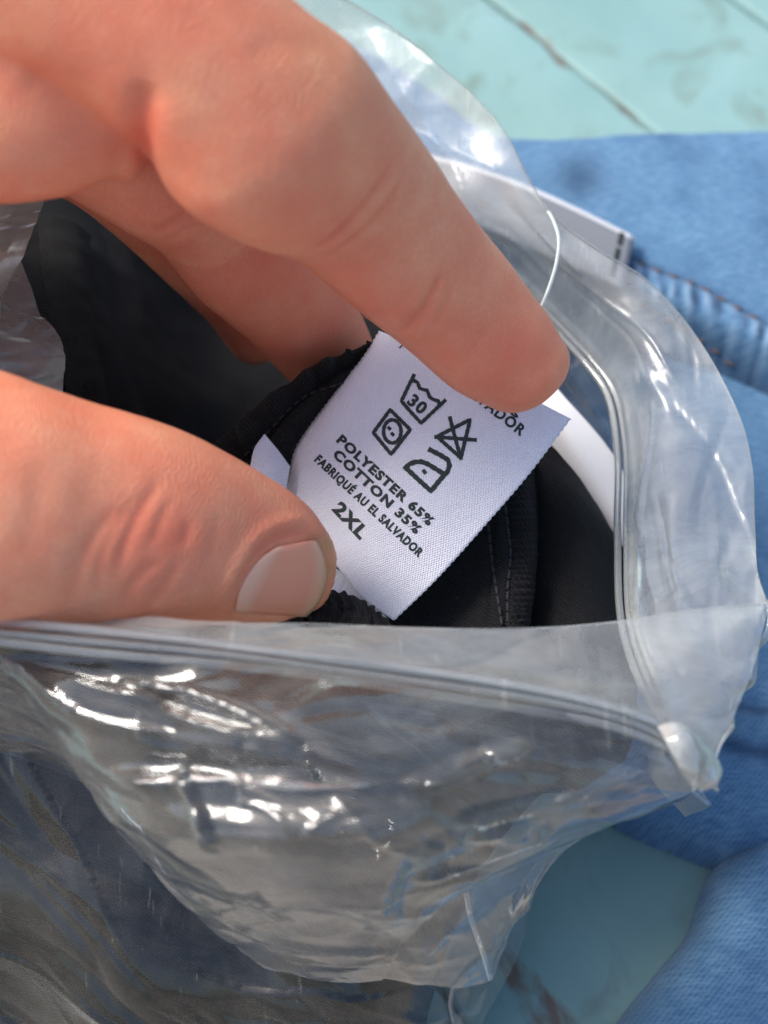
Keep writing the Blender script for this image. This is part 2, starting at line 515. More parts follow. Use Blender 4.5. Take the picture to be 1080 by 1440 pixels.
for k, (e0, e1) in enumerate(zip(edges[:-1], edges[1:])):
    c = ja + jn * sg * (e0 + e1) / 2
    w = e1 - e0 - .55
    def cut(p):                                   # where a line along the grain leaves the table
        ts = []
        for (ax, lo, hi) in ((0, X0, X1), (1, Y0, Y1)):
            a, b = (lo - p[ax]) / jd[ax], (hi - p[ax]) / jd[ax]
            ts.append((min(a, b), max(a, b)))
        return max(t[0] for t in ts), min(t[1] for t in ts)
    if min(cut(c + jn * q)[1] - cut(c + jn * q)[0] for q in (-w / 2, w / 2)) < 5: continue
    prof = [(-w / 2, -6), (-w / 2, -1.2), (-w / 2 + .3, -.4), (-w / 2 + 1.0, -.05), (w / 2 - 1.0, -.05), (w / 2 - .3, -.4), (w / 2, -1.2), (w / 2, -6)]
    vs = []
    nx = 90
    for i in range(nx):
        for (yy, zz) in prof:
            t0, t1 = cut(c + jn * yy)
            x = t0 + (t1 - t0) * i / (nx - 1)
            wob = .22 * math.sin(x * .06 + k * 2.1) + .16 * math.sin(x * .19 + k)
            vs.append((x, yy + (wob if abs(yy) > w / 2 - 1.2 else 0), zz))
    fs = [(i * 8 + j, (i + 1) * 8 + j, (i + 1) * 8 + j + 1, i * 8 + j + 1) for i in range(nx - 1) for j in range(7)]
    fs += [tuple(range(8)), tuple((nx - 1) * 8 + j for j in range(8))[::-1]]
    o = mk('plank', vs, fs, PAINT, smooth=False)
    o.parent = table
    o.location = Vector((c[0], c[1], 0)) * S
    o.rotation_euler = (0, 0, math.atan2(jd[1], jd[0]))

# ================================================================== jeans
def poly_sd(q, poly):
    """signed distance, positive inside"""
    a = poly; b = np.roll(poly, -1, axis=0)
    best = np.full(len(q), 1e9); ins = np.zeros(len(q), bool); near = np.zeros_like(q)
    for (p0, p1) in zip(a, b):
        e = p1 - p0
        t = np.clip(((q - p0) @ e) / (e @ e + 1e-9), 0, 1)
        dd = np.linalg.norm(q - p0 - t[:, None] * e, axis=1)
        m_ = dd < best
        best = np.where(m_, dd, best); near[m_] = (p0 + t[:, None] * e)[m_]
        cond = (p0[1] > q[:, 1]) != (p1[1] > q[:, 1])
        xx = (p1[0] - p0[0]) * (q[:, 1] - p0[1]) / (p1[1] - p0[1] + 1e-12) + p0[0]
        ins ^= cond & (q[:, 0] < xx)
    return np.where(ins, best, -best), near

def line_sd(q, line):
    """distance to an open polyline and arclength along it, signed side"""
    best = np.full(len(q), 1e9); s = np.zeros(len(q)); side = np.zeros(len(q)); acc = 0
    for p0, p1 in zip(line[:-1], line[1:]):
        e = p1 - p0; l = np.linalg.norm(e)
        t = np.clip(((q - p0) @ e) / (l * l), 0, 1)
        w = q - p0 - t[:, None] * e
        dd = np.linalg.norm(w, axis=1)
        m = dd < best
        best = np.where(m, dd, best); s = np.where(m, acc + t * l, s)
        side = np.where(m, np.sign(e[0] * w[:, 1] - e[1] * w[:, 0]), side)
        acc += l
    return best, s, side

def cloth_field(name, pix, zmap, H, r, step, parent, mat, extra=None, z0=0.0, nz=1.0):
    a = np.asarray(pix, float)
    poly = spline(G(a[:, 0], a[:, 1], zmap)[:, :2], 160, closed=True)
    lo, hi = poly.min(0) - step, poly.max(0) + step
    xs = np.arange(lo[0], hi[0], step); ys = np.arange(lo[1], hi[1], step)
    X, Y = np.meshgrid(xs, ys)
    q = np.stack([X.ravel(), Y.ravel()], 1)
    sd, near = poly_sd(q, poly)
    k = np.clip(sd / r, 0, 1)
    z = z0 + (H - z0) * np.sqrt(np.clip(1 - (1 - k) ** 2, 0, 1))
    p3 = np.c_[q, np.zeros(len(q))]
    rot = np.c_[q[:, 0] * .8 + q[:, 1] * .6, (q[:, 1] * .8 - q[:, 0] * .6) * .35, np.zeros(len(q))]
    z = z + nz * k * (2.2 * perlin(p3 / 38 + H) + 1.0 * perlin(p3 / 15 + 3) + .4 * perlin(p3 / 6) - 1.6 * np.abs(perlin(rot / 13 + H)))
    wear = np.zeros(len(q)); dye = np.zeros(len(q))
    if extra:
        z, wear, dye = extra(q, sd, z, wear, dye)
    keep = (sd > -step * 1.1).reshape(X.shape)
    q = np.where((sd < 0)[:, None], near, q)
    idx = -np.ones(X.size, int); used = np.flatnonzero(keep.ravel())
    ii = np.arange(X.size).reshape(X.shape)
    f = np.stack([ii[:-1, :-1], ii[:-1, 1:], ii[1:, 1:], ii[1:, :-1]], -1).reshape(-1, 4)
    f = f[keep.ravel()[f].all(1)]
    idx[used] = np.arange(len(used))
    o = mk(name, np.c_[q, z][used], idx[f], mat, parent, uv=q[used])
    for nm, arr in (('wear', wear), ('dye', dye)):
        at = o.data.attributes.new(nm, 'FLOAT', 'POINT'); at.data.foreach_set('value', np.clip(arr[used], 0, 1))
    return o

jeans = thing('jeans', G(980, 420), 'faded blue denim jeans folded on the teal boards behind the plastic bag', 'jeans')
seam_px = np.array([(780, 335), (880, 378), (960, 412), (1040, 447), (1130, 490), (1300, 560)], float)
seam_w = spline(G(seam_px[:, 0], seam_px[:, 1], 26)[:, :2], 80)
def upper_extra(q, sd, z, wear, dye):
    d, s, side = line_sd(q, seam_w)
    band = np.exp(-(d / 3.4) ** 4)
    q3 = np.c_[q, np.zeros(len(q))]
    ph = 2 * np.pi * (s + .5 * d * side) / 3.5 + 1.6 * np.sin(s * .31) + 1.8 * perlin(q3 / 5)
    puck = np.sin(ph) * np.clip(.75 + 1.3 * perlin(q3 / 4 + 8), .15, 1.2)
    z = z + band * (.6 + .42 * puck)
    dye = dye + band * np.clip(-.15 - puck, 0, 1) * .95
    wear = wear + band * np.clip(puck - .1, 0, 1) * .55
    for off in (-3.5, 3.5):
        gr = np.exp(-((d * side - off) / .55) ** 2)
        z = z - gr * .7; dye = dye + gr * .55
    edge = np.exp(-((d * side + 7.5) / 2.4) ** 2)
    wear = wear + .45 * edge * (d < 14)
    spot = G(812, 258, 24)[:2]
    dye = dye + .75 * np.exp(-(np.linalg.norm((q - spot) * [1, .8], axis=1) / 4.2) ** 2)
    return z, wear, dye
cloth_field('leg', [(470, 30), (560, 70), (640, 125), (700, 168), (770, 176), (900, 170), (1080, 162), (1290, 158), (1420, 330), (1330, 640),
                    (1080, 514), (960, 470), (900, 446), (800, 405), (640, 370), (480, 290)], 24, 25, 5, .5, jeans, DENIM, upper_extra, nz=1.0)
def lower_extra(q, sd, z, wear, dye):
    e = G(np.array([1000., 1040, 1080, 1200]), np.array([1018., 1030, 1036, 1050]), 14)[:, :2]
    d, s, side = line_sd(q, e)
    z = z + 1.6 * np.exp(-(d / 3) ** 4) * (1 + .4 * np.sin(s * 1.8))
    dye = dye + .8 * np.exp(-((d - 3.2) / 1.0) ** 2)
    return z, wear, dye
cloth_field('leg', [(560, 330), (760, 300), (1000, 380), (1350, 470), (1380, 800), (1260, 1220), (1120, 1215), (1050, 1212), (960, 1180), (880, 1145), (800, 1080), (700, 900), (560, 700)],
            8, 15, 9, .8, jeans, DENIM, lower_extra)
cloth_field('leg', [(1008, 1215), (1050, 1168), (1120, 1110), (1330, 1040), (1420, 1200), (1380, 1600), (1100, 1680), (820, 1640), (866, 1445), (932, 1356), (975, 1302)],
            8, 14, 9, .8, jeans, DENIM, nz=1.2)
# rows of rust-coloured stitching along the felled seam
sm_v, sm_f = tube_mesh(np.array([[-.95, 0, -.12], [-.6, 0, .1], [0, 0, .18], [.6, 0, .1], [.95, 0, -.12]]), [.12, .2, .24, .2, .12], 6)
st0 = None
seamline = spline(np.c_[seam_w, np.zeros(len(seam_w))], 400)
lens = np.concatenate([[0], np.cumsum(np.linalg.norm(np.diff(seamline, axis=0), axis=1))])
leg_obj = [o for o in jeans.children][0]
bv = BVHTree.FromObject(leg_obj, bpy.context.evaluated_depsgraph_get()) if False else None
me = leg_obj.data
bv = BVHTree.FromPolygons([tuple(v.co) for v in me.vertices], [tuple(p.vertices) for p in me.polygons])
jl = base_loc(jeans)
for off in (-3.5, 3.5):
    s = 6.0
    while s < lens[-1] - 30:
        c = np.array([np.interp(s, lens, seamline[:, j]) for j in range(3)])
        c2 = np.array([np.interp(s + .5, lens, seamline[:, j]) for j in range(3)])
        t = (c2 - c) / np.linalg.norm(c2 - c)
        nrm = np.array([-t[1], t[0], 0])
        p = c + nrm * off
        hit = bv.ray_cast(Vector(((p[0] - jl[0]) * S, (p[1] - jl[1]) * S, .2)), Vector((0, 0, -1)))
        if hit[0] is not None:
            if st0 is None:
                st0 = mk('stitch', sm_v, sm_f, RUST); st = st0
            else:
                st = st0.copy(); COL.objects.link(st)
            st.parent = leg_obj
            st.location = hit[0] + Vector((0, 0, .00012))
            st.rotation_euler = (0, 0, math.atan2(t[1], t[0]))
        s += 2.9

# ================================================================== black trousers in the bag
trousers = thing('black_trousers', G(350, 700), 'black twill trousers bundled inside the clear plastic bag', 'trousers')

def ruck(g, amp, wl, seed=0):
    n = grid_normals(g)
    p = g + seed * 17.3
    d = amp * (perlin(p / wl) + .5 * perlin(p / (wl * .45)) + .22 * perlin(p / (wl * .2)))
    return g + n * d[..., None]

# deep inner panel, almost lost in the dark of the bag
g = loft([[(-120, 230, 225), (40, 240, 222), (160, 230, 226), (330, 280, 236), (560, 330, 238), (760, 420, 236)],
          [(-120, 380, 200), (40, 390, 199), (120, 400, 206), (300, 430, 232), (540, 480, 232), (780, 520, 230)],
          [(-120, 560, 188), (60, 560, 189), (160, 560, 196), (300, 560, 222), (520, 620, 224), (800, 660, 222)],
          [(-120, 760, 184), (60, 760, 184), (200, 760, 192), (340, 760, 212), (560, 760, 215), (800, 790, 214)],
          [(-120, 980, 182), (60, 980, 182), (200, 980, 188), (400, 980, 196), (600, 980, 202), (800, 960, 206)]], 120, 110)
px_, py_, _ = PX(g)
g = g + grid_normals(g) * (1.3 * np.abs(np.sin((px_ * .9 - py_ * .35) / 31 + 2 * perlin(g / 30))) * np.clip((330 - px_) / 160, 0, 1))[..., None]
inner = sheet('inner_panel', ruck(g, 2.2, 22), BLACK, trousers, .7)
# seam allowance running down the left of the inner panel
g = loft([[(52, 300, 206), (90, 310, 207), (128, 330, 209)], [(62, 400, 198), (95, 405, 199), (130, 410, 203)], [(78, 480, 193), (108, 482, 194), (140, 480, 198)],
          [(92, 545, 189), (118, 545, 190), (150, 545, 194)], [(100, 640, 187), (130, 640, 188), (165, 640, 192)]], 24, 90)
n = grid_normals(g)
pp = np.linspace(0, 1, 24)[None, :]
g = g + n * (.9 * np.sin(np.pi * pp) + .06 * np.sin(np.linspace(0, 60, 90))[:, None] * np.sin(np.pi * pp))[..., None]
sheet('seam_allowance', ruck(g, .5, 7, 3), BLACKB, trousers, .5)

# waistband edge that curls round behind the label
U_ = [(286, 640, 190), (320, 600, 189), (363, 566, 188.5), (392, 540, 188.5), (425, 517, 189), (470, 497, 190), (520, 487, 192), (570, 490, 194)]
L_ = [(330, 720, 187), (368, 690, 186), (405, 640, 186.5), (420, 612, 187), (452, 580, 188), (490, 545, 189), (535, 520, 191), (585, 525, 193)]
n_u, n_v = 150, 44
cu, cl = spline(pd(U_), n_u), spline(pd(L_), n_u)
tt = np.linspace(0, 1, n_v)[:, None, None]
g = cu[None] * (1 - tt) + cl[None] * tt
n = grid_normals(g)
ar = np.linspace(0, 1, n_u)
prof = (2.6 * np.sin(np.pi * np.clip(tt[..., 0] / .58, 0, 1)) + 1.5 * np.sin(np.pi * np.clip((tt[..., 0] - .55) / .45, 0, 1)))
rip = 1.0 * np.sin(ar * 55 + 2 * np.sin(ar * 9))[None, :] * np.sin(np.pi * np.clip(tt[..., 0] / .58, 0, 1))
prof = prof - 4.0 * (1 - np.clip(tt[..., 0] / .12, 0, 1)) ** 2 - 3.0 * np.clip((tt[..., 0] - .88) / .12, 0, 1) ** 2
g = g + n * (prof + rip)[..., None]
wb = sheet('waistband', ruck(g, .7, 6, 5), BLACKB, trousers, .8)

def put_stitches(part, px_line, count, lift, mat, length, rad, zig=0.0):
    """single thread stitches lying on a part: one mesh each"""
    me = part.data
    bv = BVHTree.FromPolygons([tuple(v.co) for v in me.vertices], [tuple(p.vertices) for p in me.polygons])
    org = base_loc(part)
    line = spline(np.asarray(px_line, float), 200)
    hits = []
    for q in np.linspace(0, 199, count * 2 + 1).astype(int):
        w = P(line[q, 0], line[q, 1], 100.0)
        dirv = (w - CAM) / np.linalg.norm(w - CAM)
        h = bv.ray_cast(Vector((CAM - org) * S), Vector(dirv))
        hits.append(None if h[0] is None else (np.array(h[0]) / S + org, dirv))
    for k in range(count):
        a, b = hits[2 * k], hits[2 * k + 1]
        if a is None or b is None: continue
        pa, pb = a[0], b[0]
        m = (pa + pb) / 2
        e = (pb - pa) * length / 2
        up = -a[1] * lift
        pts = np.array([m - e - up * .6, m - e * .7 + up * .6, m + up, m + e * .7 + up * .6, m + e - up * .6])
        v, f = tube_mesh(pts, [rad * .6, rad, rad * 1.05, rad, rad * .6], 6)
        mk('stitch', v, f, mat, part)
put_stitches(wb, [(345, 640), (380, 604), (402, 580), (432, 556), (462, 545), (492, 536)], 13, .12, THREAD, 1.5, .16)

# panel under the label: rounded folded hem with a double row of stitching
g = loft([[(470, 660, 196), (560, 650, 195), (650, 650, 194), (700, 645, 193), (735, 640, 194), (748, 640, 197), (752, 645, 203)],
          [(450, 740, 196), (560, 740, 194), (650, 730, 192), (705, 725, 190), (740, 722, 190.5), (753, 725, 194), (754, 730, 202)],
          [(450, 800, 194), (560, 800, 192), (650, 790, 190), (705, 785, 187.5), (742, 780, 188), (756, 780, 192), (756, 785, 201)],
          [(450, 850, 191), (560, 850, 190), (650, 845, 187), (705, 838, 184.5), (738, 833, 185), (752, 832, 189), (752, 837, 199)],
          [(450, 920, 188), (560, 920, 186), (650, 915, 182), (705, 905, 180), (732, 900, 181), (744, 898, 185), (746, 900, 196)],
          [(450, 1000, 184), (560, 1000, 182), (650, 990, 178), (705, 980, 176), (730, 975, 177), (742, 975, 182), (744, 975, 194)]], 150, 130)
n = grid_normals(g)
px_, py_, _ = PX(g)
hemx = np.interp(py_, [640, 725, 780, 832, 900, 975], [748, 753, 756, 752, 744, 742])
dx = hemx - px_
rib = np.exp(-((dx - 18) / 16) ** 2)
g = g + n * (rib * (.28 * np.sin(py_ * .72 + 1.5 * np.sin(py_ * .11))) - .5 * np.exp(-((dx - 37) / 4) ** 2) - .5 * np.exp(-((dx - 62) / 4) ** 2))[..., None]
hem = sheet('hem_panel', ruck(g, .6, 9, 8), BLACK, trousers, .8)
put_stitches(hem, [(709, 700), (714, 740), (718, 780), (714, 830), (714, 880)], 12, .16, THREAD, 1.7, .2)
put_stitches(hem, [(684, 725), (688, 750), (692, 790), (700, 840), (707, 885)], 11, .16, THREAD, 1.7, .2)

# right-hand leg panel, round and ribbed with twill
g = loft([[(712, 600, 206), (762, 615, 201), (796, 648, 199), (842, 712, 202), (872, 764, 205)],
          [(700, 660, 208), (765, 670, 198), (810, 700, 195), (860, 750, 199), (886, 785, 203)],
          [(690, 740, 208), (762, 750, 196), (815, 770, 192), (865, 800, 196), (888, 830, 200)],
          [(690, 830, 205), (760, 840, 192), (815, 850, 188), (865, 865, 192), (890, 885, 195)],
          [(690, 930, 200), (755, 940, 186), (815, 940, 182), (870, 940, 187), (895, 950, 190)],
          [(690, 1010, 196), (755, 1020, 184), (815, 1020, 180), (865, 1015, 184), (895, 1012, 188)],
          [(660, 1100, 197), (740, 1115, 188), (815, 1112, 185), (855, 1085, 187), (880, 1070, 190)]], 110, 120)
sheet('leg_panel', ruck(g, .5, 14, 11), BLACK, trousers, .8)

# ruffled end of a drawcord tunnel below the label
g = loft([[(425, 850, 176), (450, 836, 175), (480, 832, 174.5), (515, 848, 175), (548, 872, 177)],
          [(420, 880, 172), (450, 862, 171), (485, 858, 170.5), (520, 868, 171.5), (552, 885, 174)],
          [(420, 930, 171), (450, 910, 169), (490, 905, 168.5), (525, 910, 170), (556, 920, 173)],
          [(420, 990, 172), (450, 980, 170), (490, 975, 170), (525, 980, 171), (560, 985, 174)]], 90, 60)
n = grid_normals(g)
uvg = grid_uv(g)
g = g + n * (.3 * np.sin(uvg[..., 0] * 4.2 + 1.6 * np.sin(uvg[..., 1] * 1.1)) * (.6 + .4 * np.sin(uvg[..., 0] * 1.3)))[..., None]
sheet('gathered_edge', ruck(g, .55, 4, 14), BLACKB, trousers, .5)

# the bulk of the garment lying under the lower film
LOW = [[(-260, 790, 188), (-60, 820, 188), (150, 850, 189), (350, 860, 190), (560, 870, 191), (880, 890, 193)],
       [(-260, 880, 181), (-60, 900, 179), (150, 950, 178), (350, 985, 178), (560, 1005, 180), (870, 1010, 187)],
       [(-260, 1040, 181), (-40, 1060, 179), (150, 1090, 176), (350, 1120, 175), (570, 1130, 172), (790, 1115, 186)],
       [(-260, 1190, 182), (-20, 1190, 180), (160, 1220, 175), (340, 1250, 174), (545, 1270, 171), (705, 1222, 187)],
       [(-260, 1330, 184), (0, 1310, 183), (160, 1350, 176), (330, 1390, 175), (500, 1400, 173), (645, 1362, 190)],
       [(-260, 1480, 190), (20, 1400, 188), (170, 1450, 181), (330, 1490, 178), (490, 1490, 177), (620, 1450, 192)],
       [(-200, 1700, 196), (60, 1560, 195), (200, 1600, 187), (340, 1620, 184), (480, 1620, 188), (590, 1580, 198)]]
def multirow(rows, nu, nv):
    """rows share their columns: spline along, then down each column"""
    W = np.stack([pd(r) for r in rows])
    k, m = W.shape[:2]
    cols = spline(np.transpose(W, (1, 0, 2)).reshape(m, -1), nu).reshape(nu, k, 3)
    return spline(np.transpose(cols, (1, 0, 2)).reshape(k, -1), nv).reshape(nv, nu, 3)
g = multirow(LOW, 170, 170)
n = grid_normals(g)
g = g - n * 2.5
px_, py_, _ = PX(g)
# folded seam running diagonally through the bundle, from (0,1172) down to the right
e = (px_ * .7071 - (py_ - 1172) * .7071)
g = g + n * (1.8 * np.exp(-(np.clip(-e, 0, None) / 26) ** 2) * (e < 0) + 1.8 * np.exp(-(np.clip(e, 0, None) / 7) ** 2) * (e >= 0))[..., None]
sheet('folded_leg', ruck(g, 1.3, 20, 21), BLACK, trousers, .8)

# ------------------------------------------------------------------ care label
LW = {}
top = spline(np.array([(533, 465), (600, 492), (680, 530), (750, 562), (803, 589)], float), 60)
bot = spline(np.array([(398, 726), (436, 760), (474, 797), (511, 842), (554, 873)], float), 60)
lef = spline(np.array([(533, 465), (511, 501), (483, 536), (455.5, 572), (430.5, 605.5), (414, 633), (407, 661), (402, 690), (398, 726)], float), 80)
rig = spline(np.array([(803, 589), (744, 667), (691, 729), (611, 818), (554, 873)], float), 80)
def label_depth(px, py):
    """depth of the label's face: gently bowed, its left edge curling back"""
    a = (px - 600) / 200; b = (py - 670) / 200
    d = 181.6 - 1.6 * a - 2.6 * b + 1.0 * a * a + .9 * b * b + .8 * a * b
    # left edge curls away
    ex = np.interp(py, lef[:, 1], lef[:, 0])
    d = d + 2.6 * np.exp(-np.clip(px - ex, 0, None) / 14)
    d = d + .35 * np.sin((px * .72 + py * .69) / 38.0) * np.clip((py - 480) / 200, 0, 1)
    return d
u = np.linspace(0, 1, 60)[None, :, None]; v = np.linspace(0, 1, 80)[:, None, None]
c = (1 - v) * top[None] + v * bot[None] + (1 - u) * lef[:, None] + u * rig[:, None] \
    - ((1 - u) * (1 - v) * top[0] + u * (1 - v) * top[-1] + (1 - u) * v * bot[0] + u * v * bot[-1])
# fine serrated selvedge
ser = 0.9 * np.where(np.arange(80) % 2 == 0, 1, -1)[:, None]
c[:, 0] += ser * [-.7, -.3]; c[:, -1] += ser * [.7, .4]
g = P(c[..., 0], c[..., 1], label_depth(c[..., 0], c[..., 1]))
uvl = np.stack([np.broadcast_to(u[..., 0] * 27, (80, 60)), np.broadcast_to(v[..., 0] * 33, (80, 60))], -1)
care = sheet('care_label', g, SATIN, trousers, .18, uv=uvl)
care['label'] = 'white satin care label printed with washing symbols, fibre content and size'

def on_label(px, py, lift=.05):
    return P(px, py, label_depth(px, py) - lift)

def lettering(body, p0, p1, cap, bold=.052, up=None):
    """flat printed line from baseline start p0 to baseline end p1 (pixels), cap height in pixels"""
    cu_ = bpy.data.curves.new('line', 'FONT'); cu_.body = body; cu_.offset = bold; cu_.resolution_u = 3; cu_.space_character = 1.16
    ob = bpy.data.objects.new('line', cu_); COL.objects.link(ob)
    bpy.context.view_layer.update()
    dg = bpy.context.evaluated_depsgraph_get()
    m = bpy.data.meshes.new_from_object(ob.evaluated_get(dg))
    co = np.array([v.co[:2] for v in m.vertices]); fs = [tuple(p.vertices) for p in m.polygons]
    bpy.data.objects.remove(ob); bpy.data.meshes.remove(m)
    x0, x1 = co[:, 0].min(), co[:, 0].max()
    capu = .69
    p0 = np.array(p0, float); p1 = np.array(p1, float)
    d = p1 - p0
    nn = np.array([d[1], -d[0]]) / np.linalg.norm(d) if up is None else np.array(up, float)
    q = p0 + ((co[:, 0] - x0) / (x1 - x0))[:, None] * d + (co[:, 1] / capu * cap)[:, None] * nn
    return mk('lettering', on_label(q[:, 0], q[:, 1]), fs, INK, care, smooth=False)

def z1(pts):
    a = np.asarray(pts, float)
    return np.stack([400 + a[:, 0] * .27778, 450 + a[:, 1] * .27778], 1)

def strokes(name, lines, w):
    """printed strokes (pixel polylines with a width) as one flat mark"""
    V, F = [], []
    for ln in lines:
        p = np.asarray(ln, float); closed = np.allclose(p[0], p[-1])
        seg = []
        for a, b in zip(p[:-1], p[1:]):
            m = max(1, int(np.linalg.norm(b - a) / 3))
            for k in range(m): seg.append(a + (b - a) * k / m)
        seg.append(p[-1]); seg = np.array(seg)
        t = np.gradient(seg, axis=0)
        if closed: t[0] = t[-1] = seg[1] - seg[-2]
        t /= np.linalg.norm(t, axis=1)[:, None]
        nn = np.stack([-t[:, 1], t[:, 0]], 1)
        ww = w * (1 + .12 * np.sin(np.arange(len(seg)) * 2.3))[:, None]
        if not closed:
            seg[0] -= t[0] * w * .4; seg[-1] += t[-1] * w * .4
        b0 = sum(len(x) for x in V)
        V.append(np.vstack([seg + nn * ww / 2, seg - nn * ww / 2]))
        k = len(seg)
        F += [(b0 + i, b0 + i + 1, b0 + k + i + 1, b0 + k + i) for i in range(k - 1)]
    q = np.vstack(V)
    return mk(name, on_label(q[:, 0], q[:, 1], .06), F, INK, care, smooth=False)

lettering('POLYESTER 65%', (472.5, 620), (603, 740), 12.5)
lettering('COTTON 35%', (467, 640), (585, 751.5), 12.5)
lettering('FABRIQU\u00c9 AU EL SALVADOR', (441.5, 647.5), (589, 784), 11.5)
lettering('2XL', (466.5, 716), (506.5, 759), 17.5, .05)
lettering('SALVADOR', (640, 541), (732.5, 613.5), 14.5, .034, up=(.62, -.78))
lettering('35%', (672, 546), (727, 589), 12, .034, up=(.62, -.78))
lettering('30', (571.5, 566), (592.5, 583.5), 16.5, .045)
strokes('wash_symbol', [z1([(655, 280), (634, 322), (592, 410), (640, 466), (692, 522), (748, 468), (812, 408)]),
                        z1([(645, 302), (674, 316), (684, 345), (702, 352), (722, 356), (735, 390), (752, 402), (780, 410), (783, 436)])], 5.2)
circ = [(545 + 52 * math.cos(a) * .72 + 46 * math.sin(a) * .1, 564 + 66 * math.sin(a)) for a in np.linspace(0, 2 * math.pi, 33)]
strokes('dryer_symbol', [z1([(535, 454), (637, 555), (540, 680), (450, 570), (535, 454)]), z1([(546 + 44 * math.cos(a) - 6 * math.sin(a), 564 + 58 * math.sin(a) + 8 * math.cos(a)) for a in np.linspace(0, 2 * math.pi, 33)])], 5.2)
strokes('dryer_dot', [z1([(528, 545), (534, 551)])], 4.5)
strokes('dryer_dot', [z1([(544, 575), (550, 581)])], 4.5)
strokes('bleach_symbol', [z1([(940, 504), (772, 590), (893, 698), (940, 504)]), z1([(838, 495), (862, 590), (893, 700)]), z1([(766, 592), (870, 600), (966, 607)])], 5.4)
arch = [(614, 748), (632, 730), (660, 719), (692, 717), (724, 728), (760, 750), (795, 772)]
strokes('iron_symbol', [z1([(614, 748), (680, 810), (742, 866), (785, 812), (826, 766), (836, 738), (828, 708), (790, 684), (737, 657)]), z1(arch)], 6.8)
strokes('iron_dot', [z1([(705, 764), (711, 772)])], 5.0)
strokes('ink_trace', [[(562, 489), (566, 485)]], 2.0)

# second, blank label layer folded behind the first, its corner peeping out by the thumb
g = loft([[(352, 655, 181), (358, 630, 182), (372, 610, 183.5)],
          [(368, 690, 180), (384, 655, 182), (392, 634, 183.5)],
          [(392, 730, 181), (400, 700, 182.5), (408, 656, 184)]], 30, 30)
sheet('label_tail', g, SATIN, trousers, .2)
g = loft([[(380, 740, 183), (420, 770, 183), (474, 800, 183.2), (500, 815, 183.5)],
          [(370, 790, 182), (420, 815, 181.5), (478, 828, 181.5), (512, 838, 182)],
          [(365, 830, 181), (420, 850, 180.5), (480, 845, 180.5), (544, 868, 180.8)]], 40, 30)
sheet('label_tail', g, SATIN, trousers, .2)

# ================================================================== white card in the bag
card = thing('white_card', P(840, 700, 215), 'white card standing curved between black trousers and the far side of the bag', 'card')
g = loft([[(700, 500, 214), (770, 535, 210), (800, 565, 207), (850, 622, 205), (872, 655, 204.5), (888, 690, 204)],
          [(690, 535, 213), (752, 570, 209), (786, 606, 206), (848, 700, 203.5), (868, 735, 202.5), (884, 765, 202)],
          [(680, 620, 216), (740, 660, 213), (780, 700, 211), (835, 780, 207), (860, 815, 205), (878, 842, 204)]], 70, 40)
sheet('card_sheet', g, PAPER, card, .35)

# ================================================================== hang tag lying on the jeans behind the bag
tagt = thing('hang_tag', G(760, 330, 25), 'pale grey hang tag with black print poking out behind the clear bag rim', 'tag')
q = np.array([(606, 226, 238), (700, 246, 240), (745, 259, 241), (893, 333, 246), (880, 400, 236), (730, 345, 231), (600, 300, 228)], float)
tA, tB, tC, tD = P(600, 218, 238), P(893, 333, 240), P(876, 405, 229), P(585, 305, 226)
uu, vv = np.meshgrid(np.linspace(0, 1, 30), np.linspace(0, 1, 14))
g = tA * ((1 - uu) * (1 - vv))[..., None] + tB * (uu * (1 - vv))[..., None] + tC * (uu * vv)[..., None] + tD * ((1 - uu) * vv)[..., None]
n = grid_normals(g)
bow = 1.6 * np.sin(np.pi * uu ** .8)
g = g + n * bow[..., None]
tb = sheet('tag_card', g, GREYCARD, tagt, .45)
bord = sheet('tag_edge', g[:2] + n[:2] * .06, PAPER, tagt, .1)
def on_tag(u0, v0):
    i = u0 * 29; j = v0 * 13
    a, b = int(i), int(j); fx, fy = i - a, j - b
    b2, a2 = min(b + 1, 13), min(a + 1, 29)
    return (g[b, a] * (1 - fx) * (1 - fy) + g[b, a2] * fx * (1 - fy) + g[b2, a] * (1 - fx) * fy + g[b2, a2] * fx * fy) + n[7, 15] * .12
for (u0, u1, v0, v1) in ((.925, .95, .05, .30), (.925, .95, .36, .58), (.925, .95, .62, .9)):
    mk('printed_bar', [on_tag(u0, v0), on_tag(u1, v0), on_tag(u1, v1), on_tag(u0, v1)], [(0, 1, 2, 3)], INK, tb, smooth=False)
lp = spline(pd([(735, 262, 236), (762, 286, 205), (779, 312, 195), (786, 340, 190), (782, 372, 188), (772, 405, 187), (762, 430, 187), (735, 480, 190), (700, 560, 196)]), 60)
v_, f_ = tube_mesh(lp, .26, 8)
mk('tag_loop', v_, f_, NYLON, tagt)

